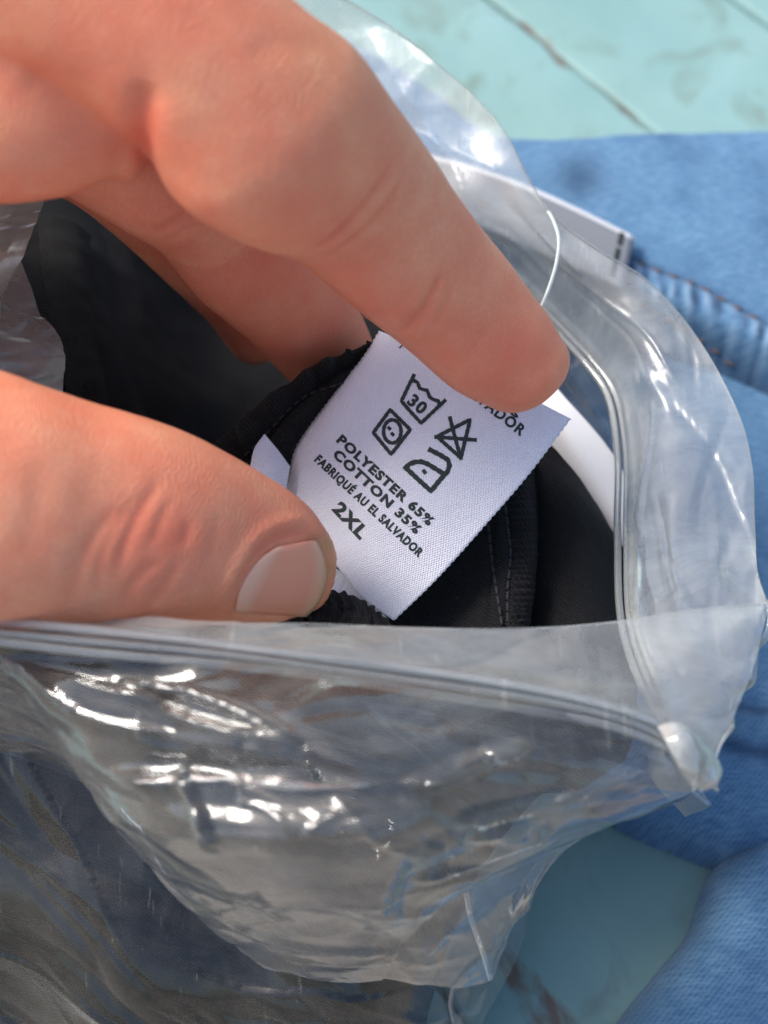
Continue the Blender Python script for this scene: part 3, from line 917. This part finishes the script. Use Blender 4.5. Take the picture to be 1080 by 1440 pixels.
# ================================================================== clear zip bag
bag = thing('clear_zip_bag', G(520, 900), 'clear plastic zip bag held open around black trousers', 'plastic bag')
def crumple(g, amp, wl, seed=0, edge_fade=None, count=60, dirs=(.0, .9), soft=1.0):
    """stretched and creased film: soft swell plus many sharp-backed pleats of random length and heading"""
    r = np.random.default_rng(100 + seed)
    n = grid_normals(g)
    p = g + seed * 31.7
    uv = grid_uv(g)
    d = amp * soft * (perlin(p / wl) + .35 * perlin(p / (wl * .4)))
    U, V = uv[..., 0] + 2.0 * perlin(p / 11), uv[..., 1] + 2.0 * perlin(p / 11 + 40)
    for _ in range(count):
        cx, cy = r.uniform(0, uv[..., 0].max()), r.uniform(0, uv[..., 1].max())
        a = dirs[0] + r.normal() * dirs[1]
        ln = r.uniform(4, 22) ; w = r.uniform(.8, 4.5)
        x = (U - cx) * math.cos(a) + (V - cy) * math.sin(a)
        y = -(U - cx) * math.sin(a) + (V - cy) * math.cos(a) + x * x * r.normal() * .006
        tent = np.clip(1 - np.sqrt(y * y + .02) / w, 0, 1)
        side = np.where(y > 0, 1.0, r.uniform(.25, 1.0))
        d = d + r.choice([-1, 1], p=[.4, .6]) * amp * .22 * w ** .8 * tent * side * np.exp(-(x / ln) ** 4)
    if edge_fade is not None:
        d = d * edge_fade
    return g + n * d[..., None]

def px_crease(g, pts, height, width):
    """one definite pleat along a line of the sheet"""
    n = grid_normals(g)
    X, Y, D = PX(g)
    ln = spline(np.asarray(pts, float), 80)
    q = np.stack([X.ravel(), Y.ravel()], 1)
    best, s_, side = line_sd(q, ln)
    L = np.linalg.norm(np.diff(ln, axis=0), axis=1).sum()
    env = np.clip(np.sin(np.pi * np.clip(s_ / L, .01, .99)) * 2.2, 0, 1)
    h = height * np.clip(1 - best / np.where(side > 0, width, width * .45), 0, 1) ** 1.3 * env
    return g + n * h.reshape(X.shape)[..., None]

B_LIP = [(-300, 420, 178), (-160, 230, 186), (0, 60, 196), (180, -60, 203), (340, -70, 206), (450, -20, 206), (560, 45, 205), (622, 96, 204), (671, 140, 203), (714, 193, 201), (743, 250, 200), (775, 300, 199),
         (849, 356, 198), (907, 392, 197), (960, 448, 196), (1008, 520, 194), (1040, 590, 191), (1056, 660, 187), (1061, 740, 182), (1064, 800, 176), (1079, 850, 168)]
B_MID = [(-300, 430, 186), (-160, 290, 196), (0, 170, 207), (180, 90, 213), (340, 100, 214), (450, 150, 212), (560, 225, 208), (610, 260, 206), (656, 289, 204), (690, 303, 203), (724, 320, 202), (758, 345, 201),
         (791, 371, 200), (820, 395, 199.5), (849, 421, 199), (897, 474, 197), (932, 550, 193), (948, 640, 188), (955, 760, 179), (985, 880, 168), (1030, 985, 160)]
B_ZIP = [(-300, 440, 194), (-160, 340, 206), (0, 270, 217), (180, 220, 222), (340, 240, 222), (450, 270, 220), (540, 300, 217), (590, 315, 216), (640, 335, 214), (680, 355, 213), (715, 385, 211.5), (745, 412, 210),
         (768, 436, 209), (800, 468, 207.5), (830, 500, 206), (864, 548, 203), (880, 630, 198), (880, 750, 189), (886, 880, 176), (925, 985, 163), (985, 1102, 153)]
B_IN = [(-300, 520, 194), (-160, 460, 208), (0, 420, 222), (180, 400, 230), (340, 400, 234), (450, 410, 234), (540, 430, 232), (590, 445, 231), (640, 470, 229), (680, 495, 227), (715, 520, 225), (745, 545, 223),
        (768, 570, 221), (800, 605, 219), (830, 640, 217), (870, 690, 213), (895, 760, 207), (905, 850, 199), (915, 950, 188), (950, 1040, 173), (1000, 1130, 163)]
B_LOW = [(-300, 700, 205), (-160, 680, 218), (0, 660, 228), (180, 650, 234), (340, 650, 236), (450, 660, 236), (540, 670, 235), (590, 680, 234), (640, 700, 232), (680, 715, 230), (715, 740, 228), (745, 760, 226),
         (768, 785, 224), (800, 815, 222), (830, 840, 220), (860, 880, 216), (880, 930, 212), (890, 990, 206), (900, 1050, 198), (920, 1100, 188), (960, 1150, 178)]
nu = 260
lip = spline(pd(B_LIP), nu)
g = multirow([B_LIP, B_MID, B_ZIP], nu, 70)
v = np.linspace(0, 1, 70)[:, None]
# wavy free rim, crisp ridge along the middle of the strip
fade = 1 - .9 * np.clip((v - .85) / .15, 0, 1)
sheet('back_rim', crumple(g, 1.4, 17, 1, fade, 65, (.1, .5)), FILM_LIP, bag)
g = multirow([B_ZIP, B_IN, B_LOW], nu, 70)
fade = np.clip(v / .1, 0, 1)
sheet('back_panel', crumple(g, 1.6, 22, 2, fade, 60), FILM, bag)

F_LIP = [(-320, 830, 147), (-160, 858, 149), (0, 869, 152), (100, 872, 152.5), (220, 875, 153), (330, 877, 153.5), (440, 878, 154), (570, 883, 155.5), (700, 885, 157), (800, 881, 158.5), (880, 873, 160), (950, 863, 162), (1010, 855, 164.5), (1079, 850, 168)]
F_MID = [(-320, 845, 145), (-160, 866, 147), (0, 878, 149), (100, 887, 149.5), (220, 893, 150), (330, 902, 150.5), (440, 910, 151), (570, 922, 152), (700, 936, 153.5), (800, 945, 155), (880, 950, 156.5), (950, 955, 158), (1010, 965, 159.5), (1046, 968, 161)]
F_ZIP = [(-320, 860, 143), (-160, 872, 145), (0, 886, 147), (100, 897, 147.5), (220, 910, 148), (330, 922, 148.5), (440, 935, 149), (570, 953, 149.5), (700, 974, 150), (800, 993, 150.5), (870, 1010, 151), (920, 1028, 151.5), (960, 1052, 152), (985, 1102, 153)]
g = multirow([F_LIP, F_MID, F_ZIP], 220, 44)
v = np.linspace(0, 1, 44)[:, None]
fade = 1 - np.clip((v - .8) / .2, 0, 1) * .9
sheet('front_rim', crumple(g, .7, 20, 4, fade, 30, (0, .3)), FILM_LIP, bag)

FR = [F_ZIP,
      [(-320, 875, 145), (-160, 890, 148), (-20, 905, 151), (60, 930, 151.8), (180, 965, 148), (300, 985, 144.7), (430, 1000, 142.2), (570, 1015, 143.5), (700, 1025, 146), (800, 1035, 148.5), (870, 1050, 150), (920, 1068, 151), (960, 1085, 152), (982, 1106, 153.5)],
      [(-320, 890, 150), (-160, 905, 153), (0, 925, 155), (75, 990, 150), (190, 1030, 145.4), (310, 1052, 142.1), (440, 1062, 140), (570, 1068, 141.2), (690, 1060, 145.5), (790, 1070, 149), (860, 1085, 151), (910, 1096, 152.3), (950, 1104, 153.5), (978, 1110, 154.5)],
      [(-320, 910, 155), (-160, 920, 157), (10, 940, 158), (100, 1060, 154), (195, 1090, 148), (310, 1097, 144.4), (430, 1100, 141.5), (560, 1106, 141), (680, 1115, 147), (780, 1125, 151), (850, 1130, 153.5), (900, 1130, 155), (945, 1124, 156), (975, 1116, 157)],
      [(-320, 930, 161), (-160, 935, 163), (30, 970, 163), (135, 1115, 158), (215, 1150, 147.5), (320, 1165, 141.7), (430, 1172, 138.9), (550, 1174, 138.5), (650, 1175, 147), (740, 1172, 152.5), (800, 1166, 156), (860, 1154, 158.5), (915, 1140, 160), (965, 1122, 161)],
      [(-320, 960, 167), (-160, 960, 169), (60, 1010, 168), (190, 1195, 163), (270, 1230, 154.5), (350, 1240, 148), (440, 1245, 144.5), (530, 1243, 146), (610, 1237, 151.5), (680, 1222, 156.5), (730, 1206, 160), (780, 1186, 163), (840, 1165, 165), (900, 1145, 167)],
      [(-320, 1000, 172), (-160, 1000, 173), (110, 1075, 172), (270, 1280, 168), (340, 1310, 162), (410, 1318, 157), (480, 1317, 155.5), (550, 1310, 157), (610, 1301, 160), (660, 1287, 163.5), (700, 1268, 167), (730, 1250, 169), (760, 1225, 172), (800, 1180, 175)],
      [(-320, 1020, 176), (-150, 1030, 177), (150, 1120, 176), (340, 1330, 173), (430, 1374, 169.5), (490, 1382, 168.5), (540, 1384, 168.5), (590, 1386, 169), (630, 1388, 170), (660, 1386, 172), (690, 1378, 174), (700, 1350, 177), (710, 1310, 180), (720, 1260, 183)]]
g = multirow(FR, 260, 170)
v = np.linspace(0, 1, 170)[:, None]
fade = np.clip(v / .06, 0, 1)
g = crumple(g, 1.0, 26, 6, fade, 80, (.15, .6), .8)
for pts, h_, w_ in (([(150, 1088), (300, 1094), (430, 1098), (560, 1103)], 2.6, 40), ([(560, 1104), (620, 1082), (680, 1058), (745, 1049)], 2.2, 30),
                    ([(250, 1080), (270, 1110), (285, 1150), (304, 1196)], 1.6, 18), ([(60, 950), (180, 985), (300, 1025), (425, 1052)], 1.8, 30),
                    ([(160, 960), (260, 975), (340, 1000), (430, 1050)], 1.5, 26), ([(560, 1110), (600, 1150), (660, 1168), (760, 1150)], 1.6, 22),
                    ([(30, 935), (110, 1000), (240, 1032), (350, 1052), (425, 1068)], .9, 9), ([(240, 962), (320, 992), (380, 1020), (432, 1045)], .8, 8),
                    ([(780, 1122), (860, 1098), (960, 1078)], .7, 8), ([(640, 1160), (760, 1130), (900, 1112)], .7, 9), ([(420, 1180), (460, 1150), (520, 1135)], .7, 9),
                    ([(330, 1125), (380, 1140), (420, 1180)], .6, 8), ([(470, 1120), (500, 1150), (540, 1190)], .6, 8), ([(300, 1290), (420, 1330), (560, 1340)], .7, 10),
                    ([(580, 1240), (640, 1215), (700, 1190), (790, 1160)], 1.4, 18), ([(520, 1180), (600, 1190), (680, 1150), (840, 1110)], 1.3, 18)):
    g = px_crease(g, pts, h_, w_)
front = sheet('front_panel', g, FILM, bag)

# lower part of the bag, lying over the bundled trousers
LF = [list(r) for r in LOW[1:]]
ends = [(900, 1075, 186), (800, 1150, 187), (735, 1245, 189), (716, 1335, 193), (668, 1425, 195.5), (610, 1560, 199)]
for r, e_ in zip(LF, ends): r[-1] = e_
g = multirow(LF, 240, 190)
g = g + grid_normals(g) * 1.6
sheet('lower_panel', crumple(g, 1.0, 24, 9, None, 75, (.75, .45), .6), FILM_LOW, bag)
# underside closing the bag onto the boards
g = multirow([[(x + (6 if i == len(r) - 1 else 0), y, d) for i, (x, y, d) in enumerate(r)] for r in
              [[(-260, 860, 205), (-60, 880, 216), (150, 960, 214), (350, 1050, 212), (560, 1100, 210), (800, 1120, 190)],
               [(-260, 1190, 204), (-20, 1190, 206), (160, 1240, 205), (340, 1290, 203), (510, 1330, 202), (735, 1240, 196)],
               [(-260, 1480, 199), (20, 1400, 200), (170, 1450, 199), (330, 1490, 198), (480, 1500, 197.5), (668, 1425, 197.6)]]], 60, 50)
sheet('under_panel', g, FILM, bag)

def ribs(name, row, offs, rad, lift):
    """interlocking zip ridges: thin rails running side by side along the row"""
    a = spline(pd(row), 220)
    t = np.gradient(a, axis=0); t /= np.linalg.norm(t, axis=1)[:, None]
    vw = CAM - a; vw /= np.linalg.norm(vw, axis=1)[:, None]
    sd = np.cross(vw, t); sd /= np.linalg.norm(sd, axis=1)[:, None]
    root = None
    for k, o_ in enumerate(offs):
        wv = .12 * np.sin(np.linspace(0, 16, 220) + k)[:, None]
        v_, f_ = tube_mesh(a + sd * (o_ + wv) * np.clip((1 - np.linspace(0, 1, 220)) * 14, .1, 1)[:, None] + vw * lift, rad * (1 if k % 2 == 0 else .75) * np.clip((1 - np.linspace(0, 1, 220)) * 25, .15, 1), 10)
        if root is None:
            root = mk(name, v_, f_, ZIP, bag)
        else:
            mk('zip_rail', v_, f_, ZIP, root)
    return root
ribs('zip_track', F_ZIP, (-1.15, -.15, .95), .5, .2)
ribs('zip_track', B_ZIP, (-1.1, -.1, .9), .5, .2)

# crushed and welded end of the zip, and the sealed side edge of the rim
g = loft([[(925, 1026, 151), (950, 1022, 150.6), (985, 1040, 151), (1012, 1072, 152)],
          [(938, 1044, 149.6), (958, 1040, 149.2), (988, 1058, 149.6), (1011, 1084, 151.4)],
          [(955, 1070, 149.2), (968, 1070, 148.8), (988, 1082, 149.4), (1006, 1095, 151)],
          [(970, 1098, 150.4), (978, 1104, 150.2), (986, 1110, 150.6), (1000, 1100, 151.4)]], 36, 36)
sheet('zip_end', crumple(g, .5, 6, 12, None, 12), FILM_LIP, bag, .25)
ed = spline(pd([(1079, 850, 168), (1076, 890, 166), (1060, 935, 163.5), (1048, 965, 161.5), (1032, 1000, 159), (1020, 1035, 156.5), (1012, 1065, 154.5), (1006, 1090, 153)]), 70)
ed = ed + .35 * np.stack([np.sin(np.linspace(0, 19, 70)), np.cos(np.linspace(0, 23, 70)), np.sin(np.linspace(1, 26, 70))], 1)
v_, f_ = tube_mesh(ed, .42 * np.clip(np.linspace(2.2, .1, 70), .1, 1), 8, .5)
mk('side_seal', v_, f_, ZIP, bag)
# cut edges of the film catch the light as a hairline
for row in (B_LIP, F_LIP):
    v_, f_ = tube_mesh(spline(pd(row), 240), .13, 6)
    mk('rim_edge', v_, f_, ZIP, bag)
# side seal lower down
for pts in ([(655, 1255, 176), (662, 1290, 176), (676, 1330, 175.5), (690, 1378, 176)], [(637, 1386, 181), (633, 1410, 183), (638, 1440, 186), (640, 1480, 190)]):
    v_, f_ = tube_mesh(spline(pd(pts), 40), .42, 8, .6)
    mk('side_seal', v_, f_, ZIP, bag)
# film of the near left side folding in between thumb and palm
def facet(rows, nu, nv, seed, amp=.7):
    return crumple(loft(rows, nu, nv), amp, 14, seed, None, 16)
sheet('side_fold', facet([[(-160, 200, 190), (-40, 210, 188), (70, 255, 186)], [(-160, 300, 187), (-50, 310, 185), (50, 310, 183.5)],
                          [(-160, 360, 185), (-60, 370, 183), (30, 366, 181.5)], [(-160, 450, 183), (-80, 430, 181), (-2, 424, 180)]], 60, 60, 31), FILM_LIP, bag)
sheet('side_fold', facet([[(-160, 330, 181), (-40, 340, 180.5), (28, 362, 181)], [(-160, 400, 178), (-20, 440, 176), (56, 430, 180)],
                          [(-160, 470, 176), (0, 480, 174), (84, 488, 179.5)], [(-160, 540, 175), (10, 545, 174.5), (88, 545, 178.5)],
                          [(-160, 640, 175), (20, 640, 175.5), (84, 640, 177)]], 60, 70, 33, 1.2), FILM_LIP, bag)

# ================================================================== the hand
def finger(pairs, ratio, tipk=.8, seg=40, n=70, cap0=False, back=1.0):
    """closed limb surface: each station = its two outline pixels + depth; thickness follows the width"""
    a = np.asarray(pairs, float)
    U3 = P(a[:, 0], a[:, 1], a[:, 4]); L3 = P(a[:, 2], a[:, 3], a[:, 4])
    if np.isscalar(ratio): ratio = [ratio] * len(a)
    q = spline(np.c_[(U3 + L3) / 2, (U3 - L3) / 2, np.asarray(ratio)[:, None] * 20], n)
    cen, hw, rt = q[:, :3], q[:, 3:6], q[:, 6:7] / 20
    ax = np.gradient(cen, axis=0); ax /= np.linalg.norm(ax, axis=1)[:, None]
    r = np.linalg.norm(hw, axis=1, keepdims=True)
    th = np.cross(hw / r, ax); th /= np.linalg.norm(th, axis=1)[:, None]
    th = th * r * rt
    rings = []
    ang = np.linspace(0, 2 * np.pi, seg, endpoint=False)
    ca, sa = np.cos(ang)[:, None], np.sin(ang)[:, None]
    sq = lambda x: np.sign(x) * np.abs(x) ** .92
    for i in range(n):
        rings.append(cen[i] + sq(ca) * hw[i] + sq(sa) * th[i])
    for k in range(1, 13):
        b = k / 12.5 * math.pi / 2
        rings.append(cen[-1] + ax[-1] * r[-1] * tipk * math.sin(b) + (sq(ca) * hw[-1] + sq(sa) * th[-1]) * math.cos(b) ** .9)
    m = len(rings)
    V = np.vstack(rings)
    F = [(i * seg + j, i * seg + (j + 1) % seg, (i + 1) * seg + (j + 1) % seg, (i + 1) * seg + j) for i in range(m - 1) for j in range(seg)]
    F.append(tuple(range(seg))[::-1]); F.append(tuple((m - 1) * seg + j for j in range(seg)))
    return V, F

INDEX = [(120, -330, -160, 20, 141), (250, -190, 40, 110, 142), (404, -5, 205, 215, 145), (484, 54, 255, 292, 149), (544, 135, 332, 336, 154), (595, 201, 408, 362, 159),
         (632, 260, 470, 410, 163), (681, 327, 538, 466, 167.5), (725, 383, 590, 507, 170.5), (765, 436, 640, 550, 173), (788, 475, 686, 572, 174.5)]
THUMB = [(-560, 180, -620, 700, 156), (-380, 330, -420, 830, 152), (-120, 486, -130, 905, 150), (0, 521, 0, 892, 152), (104, 557, 80, 886, 155), (228, 594, 185, 882, 159), (311, 632, 272, 880, 163),
         (392, 681, 350, 876, 167), (434, 715, 398, 872, 169.5), (457, 747, 430, 862, 171)]
MIDDLE = [(100, -60, -120, 180, 160), (200, 60, 70, 262, 164), (290, 170, 170, 322, 169), (340, 240, 222, 352, 175), (400, 300, 285, 425, 183), (460, 370, 345, 475, 191), (505, 440, 400, 530, 199), (520, 480, 430, 570, 203)]
RING = [(60, 0, -120, 200, 176), (190, 150, 90, 280, 182), (260, 250, 170, 340, 190), (320, 330, 235, 400, 199), (370, 400, 290, 450, 208), (400, 450, 330, 500, 214)]
PALM = [(-760, -40, -800, 560, 160), (-560, -200, -560, 480, 156), (-330, -270, -330, 330, 150), (-120, -260, -110, 292, 148), (30, -230, 30, 284, 149), (110, -180, 110, 270, 150.5), (165, -60, 160, 248, 152)]
ARM = [(-700, -150, -760, 600, 160), (-1000, -60, -1050, 520, 166), (-1500, 60, -1560, 700, 172), (-2100, 200, -2200, 1000, 180)]
parts = [finger(INDEX, [.9, .9, .88, .88, .86, .84, .84, .82, .80, .78, .74], .72),
         finger(THUMB, [.7, .75, .78, .8, .8, .8, .78, .74, .70, .66], .42),
         finger(MIDDLE, .9, .8), finger(RING, .9, .8), finger(PALM, [.6, .55, .5, .5, .55, .6, .65], .45), finger(ARM, .75, .2)]
V, F, b0 = [], [], 0
for v_, f_ in parts:
    V.append(v_); F += [tuple(i + b0 for i in f) for f in f_]; b0 += len(v_)
tmp = mk('hand_rough', np.vstack(V), F, SKIN)
m = tmp.modifiers.new('r', 'REMESH'); m.mode = 'VOXEL'; m.voxel_size = .00055
m = tmp.modifiers.new('s', 'SMOOTH'); m.factor = .5; m.iterations = 20
bpy.context.view_layer.update()
hm = bpy.data.meshes.new_from_object(tmp.evaluated_get(bpy.context.evaluated_depsgraph_get()))
bpy.data.objects.remove(tmp)
nvt = len(hm.vertices)
co = np.empty(nvt * 3); hm.vertices.foreach_get('co', co); co = co.reshape(-1, 3) / S
no = np.empty(nvt * 3); hm.vertices.foreach_get('normal', no); no = no.reshape(-1, 3)
polys = [tuple(p.vertices) for p in hm.polygons]
bvh = BVHTree.FromPolygons((co * S).tolist(), polys)
def hit_px(px, py, bvh=bvh):
    w = P(px, py, 100.0); dv = (w - CAM) / np.linalg.norm(w - CAM)
    h = bvh.ray_cast(Vector(CAM * S), Vector(dv))
    return None if h[0] is None else np.array(h[0]) / S

def crease(pts, depth, width, shoulder=.18, n=40):
    depth = depth * .85
    """press a skin fold into the surface along a line seen on it"""
    ln = spline(np.asarray(pts, float), n)
    w = [hit_px(x, y) for x, y in ln]
    ok = [i for i, x in enumerate(w) if x is not None]
    w = np.array([w[i] for i in ok])
    if len(w) < 3: return
    lo, hi = w.min(0) - 6 * width, w.max(0) + 6 * width
    sel = np.flatnonzero(((co > lo) & (co < hi)).all(1))
    dist = np.full(len(sel), 1e9); tpar = np.zeros(len(sel))
    for i in range(len(w)):
        dd = np.linalg.norm(co[sel] - w[i], axis=1)
        mm = dd < dist
        dist[mm] = dd[mm]; tpar[mm] = i / (len(w) - 1)
    env = np.clip(np.sin(np.pi * np.clip(tpar, 0.02, .98)) * 1.8, 0, 1)
    facing = (no[sel] * (CAM - co[sel])).sum(1) > 0
    disp = (-depth * np.exp(-(dist / width) ** 2) + depth * shoulder * np.exp(-((dist - 2.6 * width) / (1.5 * width)) ** 2)) * env * facing
    co[sel] += no[sel] * disp[:, None]
    red[sel] += .35 * np.exp(-(dist / (width * 1.1)) ** 2) * env * facing * min(1, depth / .5)
red = np.zeros(nvt)
# index finger joints
crease([(556, 222), (530, 262), (500, 300), (468, 332), (432, 356)], .5, .5)
crease([(572, 240), (548, 280), (515, 318), (480, 345), (452, 366)], .34, .42)
crease([(540, 222), (512, 262), (484, 296), (452, 324)], .16, .4)
crease([(588, 262), (566, 296), (536, 330), (500, 362)], .14, .4)
crease([(622, 372), (612, 402), (590, 438), (566, 465), (548, 480)], .42, .45)
crease([(610, 420), (596, 445), (580, 465)], .22, .4)
crease([(640, 396), (626, 430), (604, 462)], .14, .4)
crease([(690, 450), (672, 480), (650, 505)], .12, .6)
# fold where the finger leaves the palm
crease([(212, 110), (204, 140), (199, 172), (202, 208), (214, 240)], .7, 1.3, .2)
crease([(30, 90), (70, 120), (110, 170), (130, 220)], .35, 3.0, .2)
crease([(345, 80), (400, 60), (470, 70)], .10, 1.2)
# middle finger joint
crease([(218, 330), (244, 312), (266, 300)], .5, .7)
crease([(236, 338), (262, 322), (290, 316)], .3, .6)
# thumb knuckle
crease([(226, 676), (200, 715), (174, 768), (166, 806)], .24, .6)
crease([(172, 706), (145, 740), (119, 778), (100, 826), (92, 860)], .22, .75)
crease([(264, 732), (262, 750), (257, 768)], .18, .6)
crease([(254, 786), (232, 820), (212, 848), (198, 868)], .2, .6)
crease([(198, 690), (165, 740), (142, 790), (135, 850)], .14, .45)
crease([(240, 700), (222, 740), (212, 770)], .12, .4)
crease([(230, 790), (206, 800), (186, 822), (170, 850)], .15, .5)
crease([(60, 640), (48, 720), (40, 800)], .15, 1.5)
crease([(310, 720), (300, 760), (292, 800)], .12, .8)
# nail bed: a groove that runs round the nail
NAILC = [(448, 762), (430, 750), (405, 752), (384, 759), (364, 774), (346, 798), (330, 828), (318, 855)]
crease(NAILC, .45, .55, .9)
# low, uneven skin swell
co += no * (.22 * perlin(co / 8.0) + .06 * perlin(co / 2.8 + 9))[:, None]
pxv, pyv, dv = PX(co)
front_side = np.clip((no * (CAM - co) / np.linalg.norm(CAM - co, axis=1)[:, None]).sum(1) * 2 + .6, 0, 1)
def blob(x, y, r, a):
    return a * np.exp(-(((pxv - x) ** 2 + (pyv - y) ** 2) / r ** 2))
red += blob(735, 520, 75, .45) + blob(620, 470, 70, .18) + blob(470, 370, 90, .2) + blob(205, 190, 40, .35) + blob(180, 40, 130, .22) + blob(200, 790, 70, .30) + blob(270, 760, 60, .2) + blob(425, 745, 40, .30)
red += .30 * (dv > 174) * np.exp(-(((pxv - 350) ** 2 + (pyv - 400) ** 2) / 170 ** 2)) + .30 * perlin(co / 9 + 5) + .22 * perlin(co / 4 + 2) + .17  # rear fingers' shaded red put into the colour, plus random mottling and overall redness
callus_shade = blob(458, 765, 16, .75) + blob(464, 800, 14, .7) + blob(455, 835, 14, .4) + .25 * blob(470, 60, 90, 1)  # callus at nail tip; last blob paints brown shade on the index's upper edge
cut = spline(np.array([(330, 861), (337, 834), (350, 808), (368, 785), (388, 769)], float), 24)
tip = spline(np.array([(432, 868), (450, 846), (459, 818), (457, 786), (446, 758)], float), 24)
skin0 = BVHTree.FromPolygons((co * S).tolist(), polys)
nsel = np.flatnonzero((pxv > 300) & (pxv < 480) & (pyv > 735) & (pyv < 885) & ((no * (CAM - co)).sum(1) > 0) & (dv < 178))
nsd, _ = poly_sd(np.c_[pxv[nsel], pyv[nsel]], np.vstack([cut, tip[::-1] if np.linalg.norm(cut[-1] - tip[-1]) < np.linalg.norm(cut[-1] - tip[0]) else tip]))
kk = np.clip((nsd + 5) / 9, 0, 1); kk = kk * kk * (3 - 2 * kk)
co[nsel] -= no[nsel] * (.55 * kk)[:, None]
# the fold of skin that rises round the nail
co[nsel] += no[nsel] * (.22 * np.exp(-((nsd + 11) / 6) ** 2))[:, None]
hand_base = P(-200, 300, 160)
co_l = co - hand_base
hm.vertices.foreach_set('co', (co_l * S).ravel())
for nm, arr in (('flush_shade', red), ('callus_shade', callus_shade)):
    at = hm.attributes.new(nm, 'FLOAT', 'POINT'); at.data.foreach_set('value', np.clip(arr, 0, 1))
hm.polygons.foreach_set('use_smooth', [True] * len(hm.polygons))
hm.materials.clear(); hm.materials.append(SKIN); hm.name = 'hand'
hand = bpy.data.objects.new('hand', hm)
COL.objects.link(hand)
hand.location = Vector(hand_base * S)
tag(hand, 'bare hand pinching the white care label between thumb and fingers', 'hand')
bvh2 = skin0
# thumb nail: a curved plate set on the thumb
w_ = np.linspace(0, 1, 26)[:, None, None]
pxn = cut[None] * (1 - w_) + tip[None] * w_                                          # (26 along, 24 across)
pts = np.zeros((26, 24, 3)); good = np.zeros((26, 24), bool)
for i in range(26):
    for j in range(24):
        h = hit_px(pxn[i, j, 0], pxn[i, j, 1], bvh2)
        if h is not None: pts[i, j] = h; good[i, j] = True
dep = np.where(good, (pts - CAM) @ CF, np.nan)
# fit one smooth bowed plate through the skin it sits on
aa, bb = np.meshgrid(np.linspace(-1, 1, 24), np.linspace(-1, 1, 26))
M = np.stack([np.ones_like(aa), aa, bb, aa * aa, bb * bb, aa * bb, aa ** 3, bb ** 3, aa * aa * bb, aa * bb * bb, aa ** 4, bb ** 4, aa * aa * bb * bb], -1)
sol = np.linalg.lstsq(M[good], dep[good], rcond=None)[0]
dn = M @ sol
dn = dn - .06 + .22 * np.clip(np.abs(aa) - .8, 0, 1) / .2 + .25 * np.clip(-bb - .8, 0, 1) / .2
g = P(pxn[..., 0], pxn[..., 1], dn)
uvn = np.stack([(bb + 1) / 2, (aa + 1) / 2], -1)
sheet('thumb_nail', g, NAIL, hand, .45, uv=uvn)
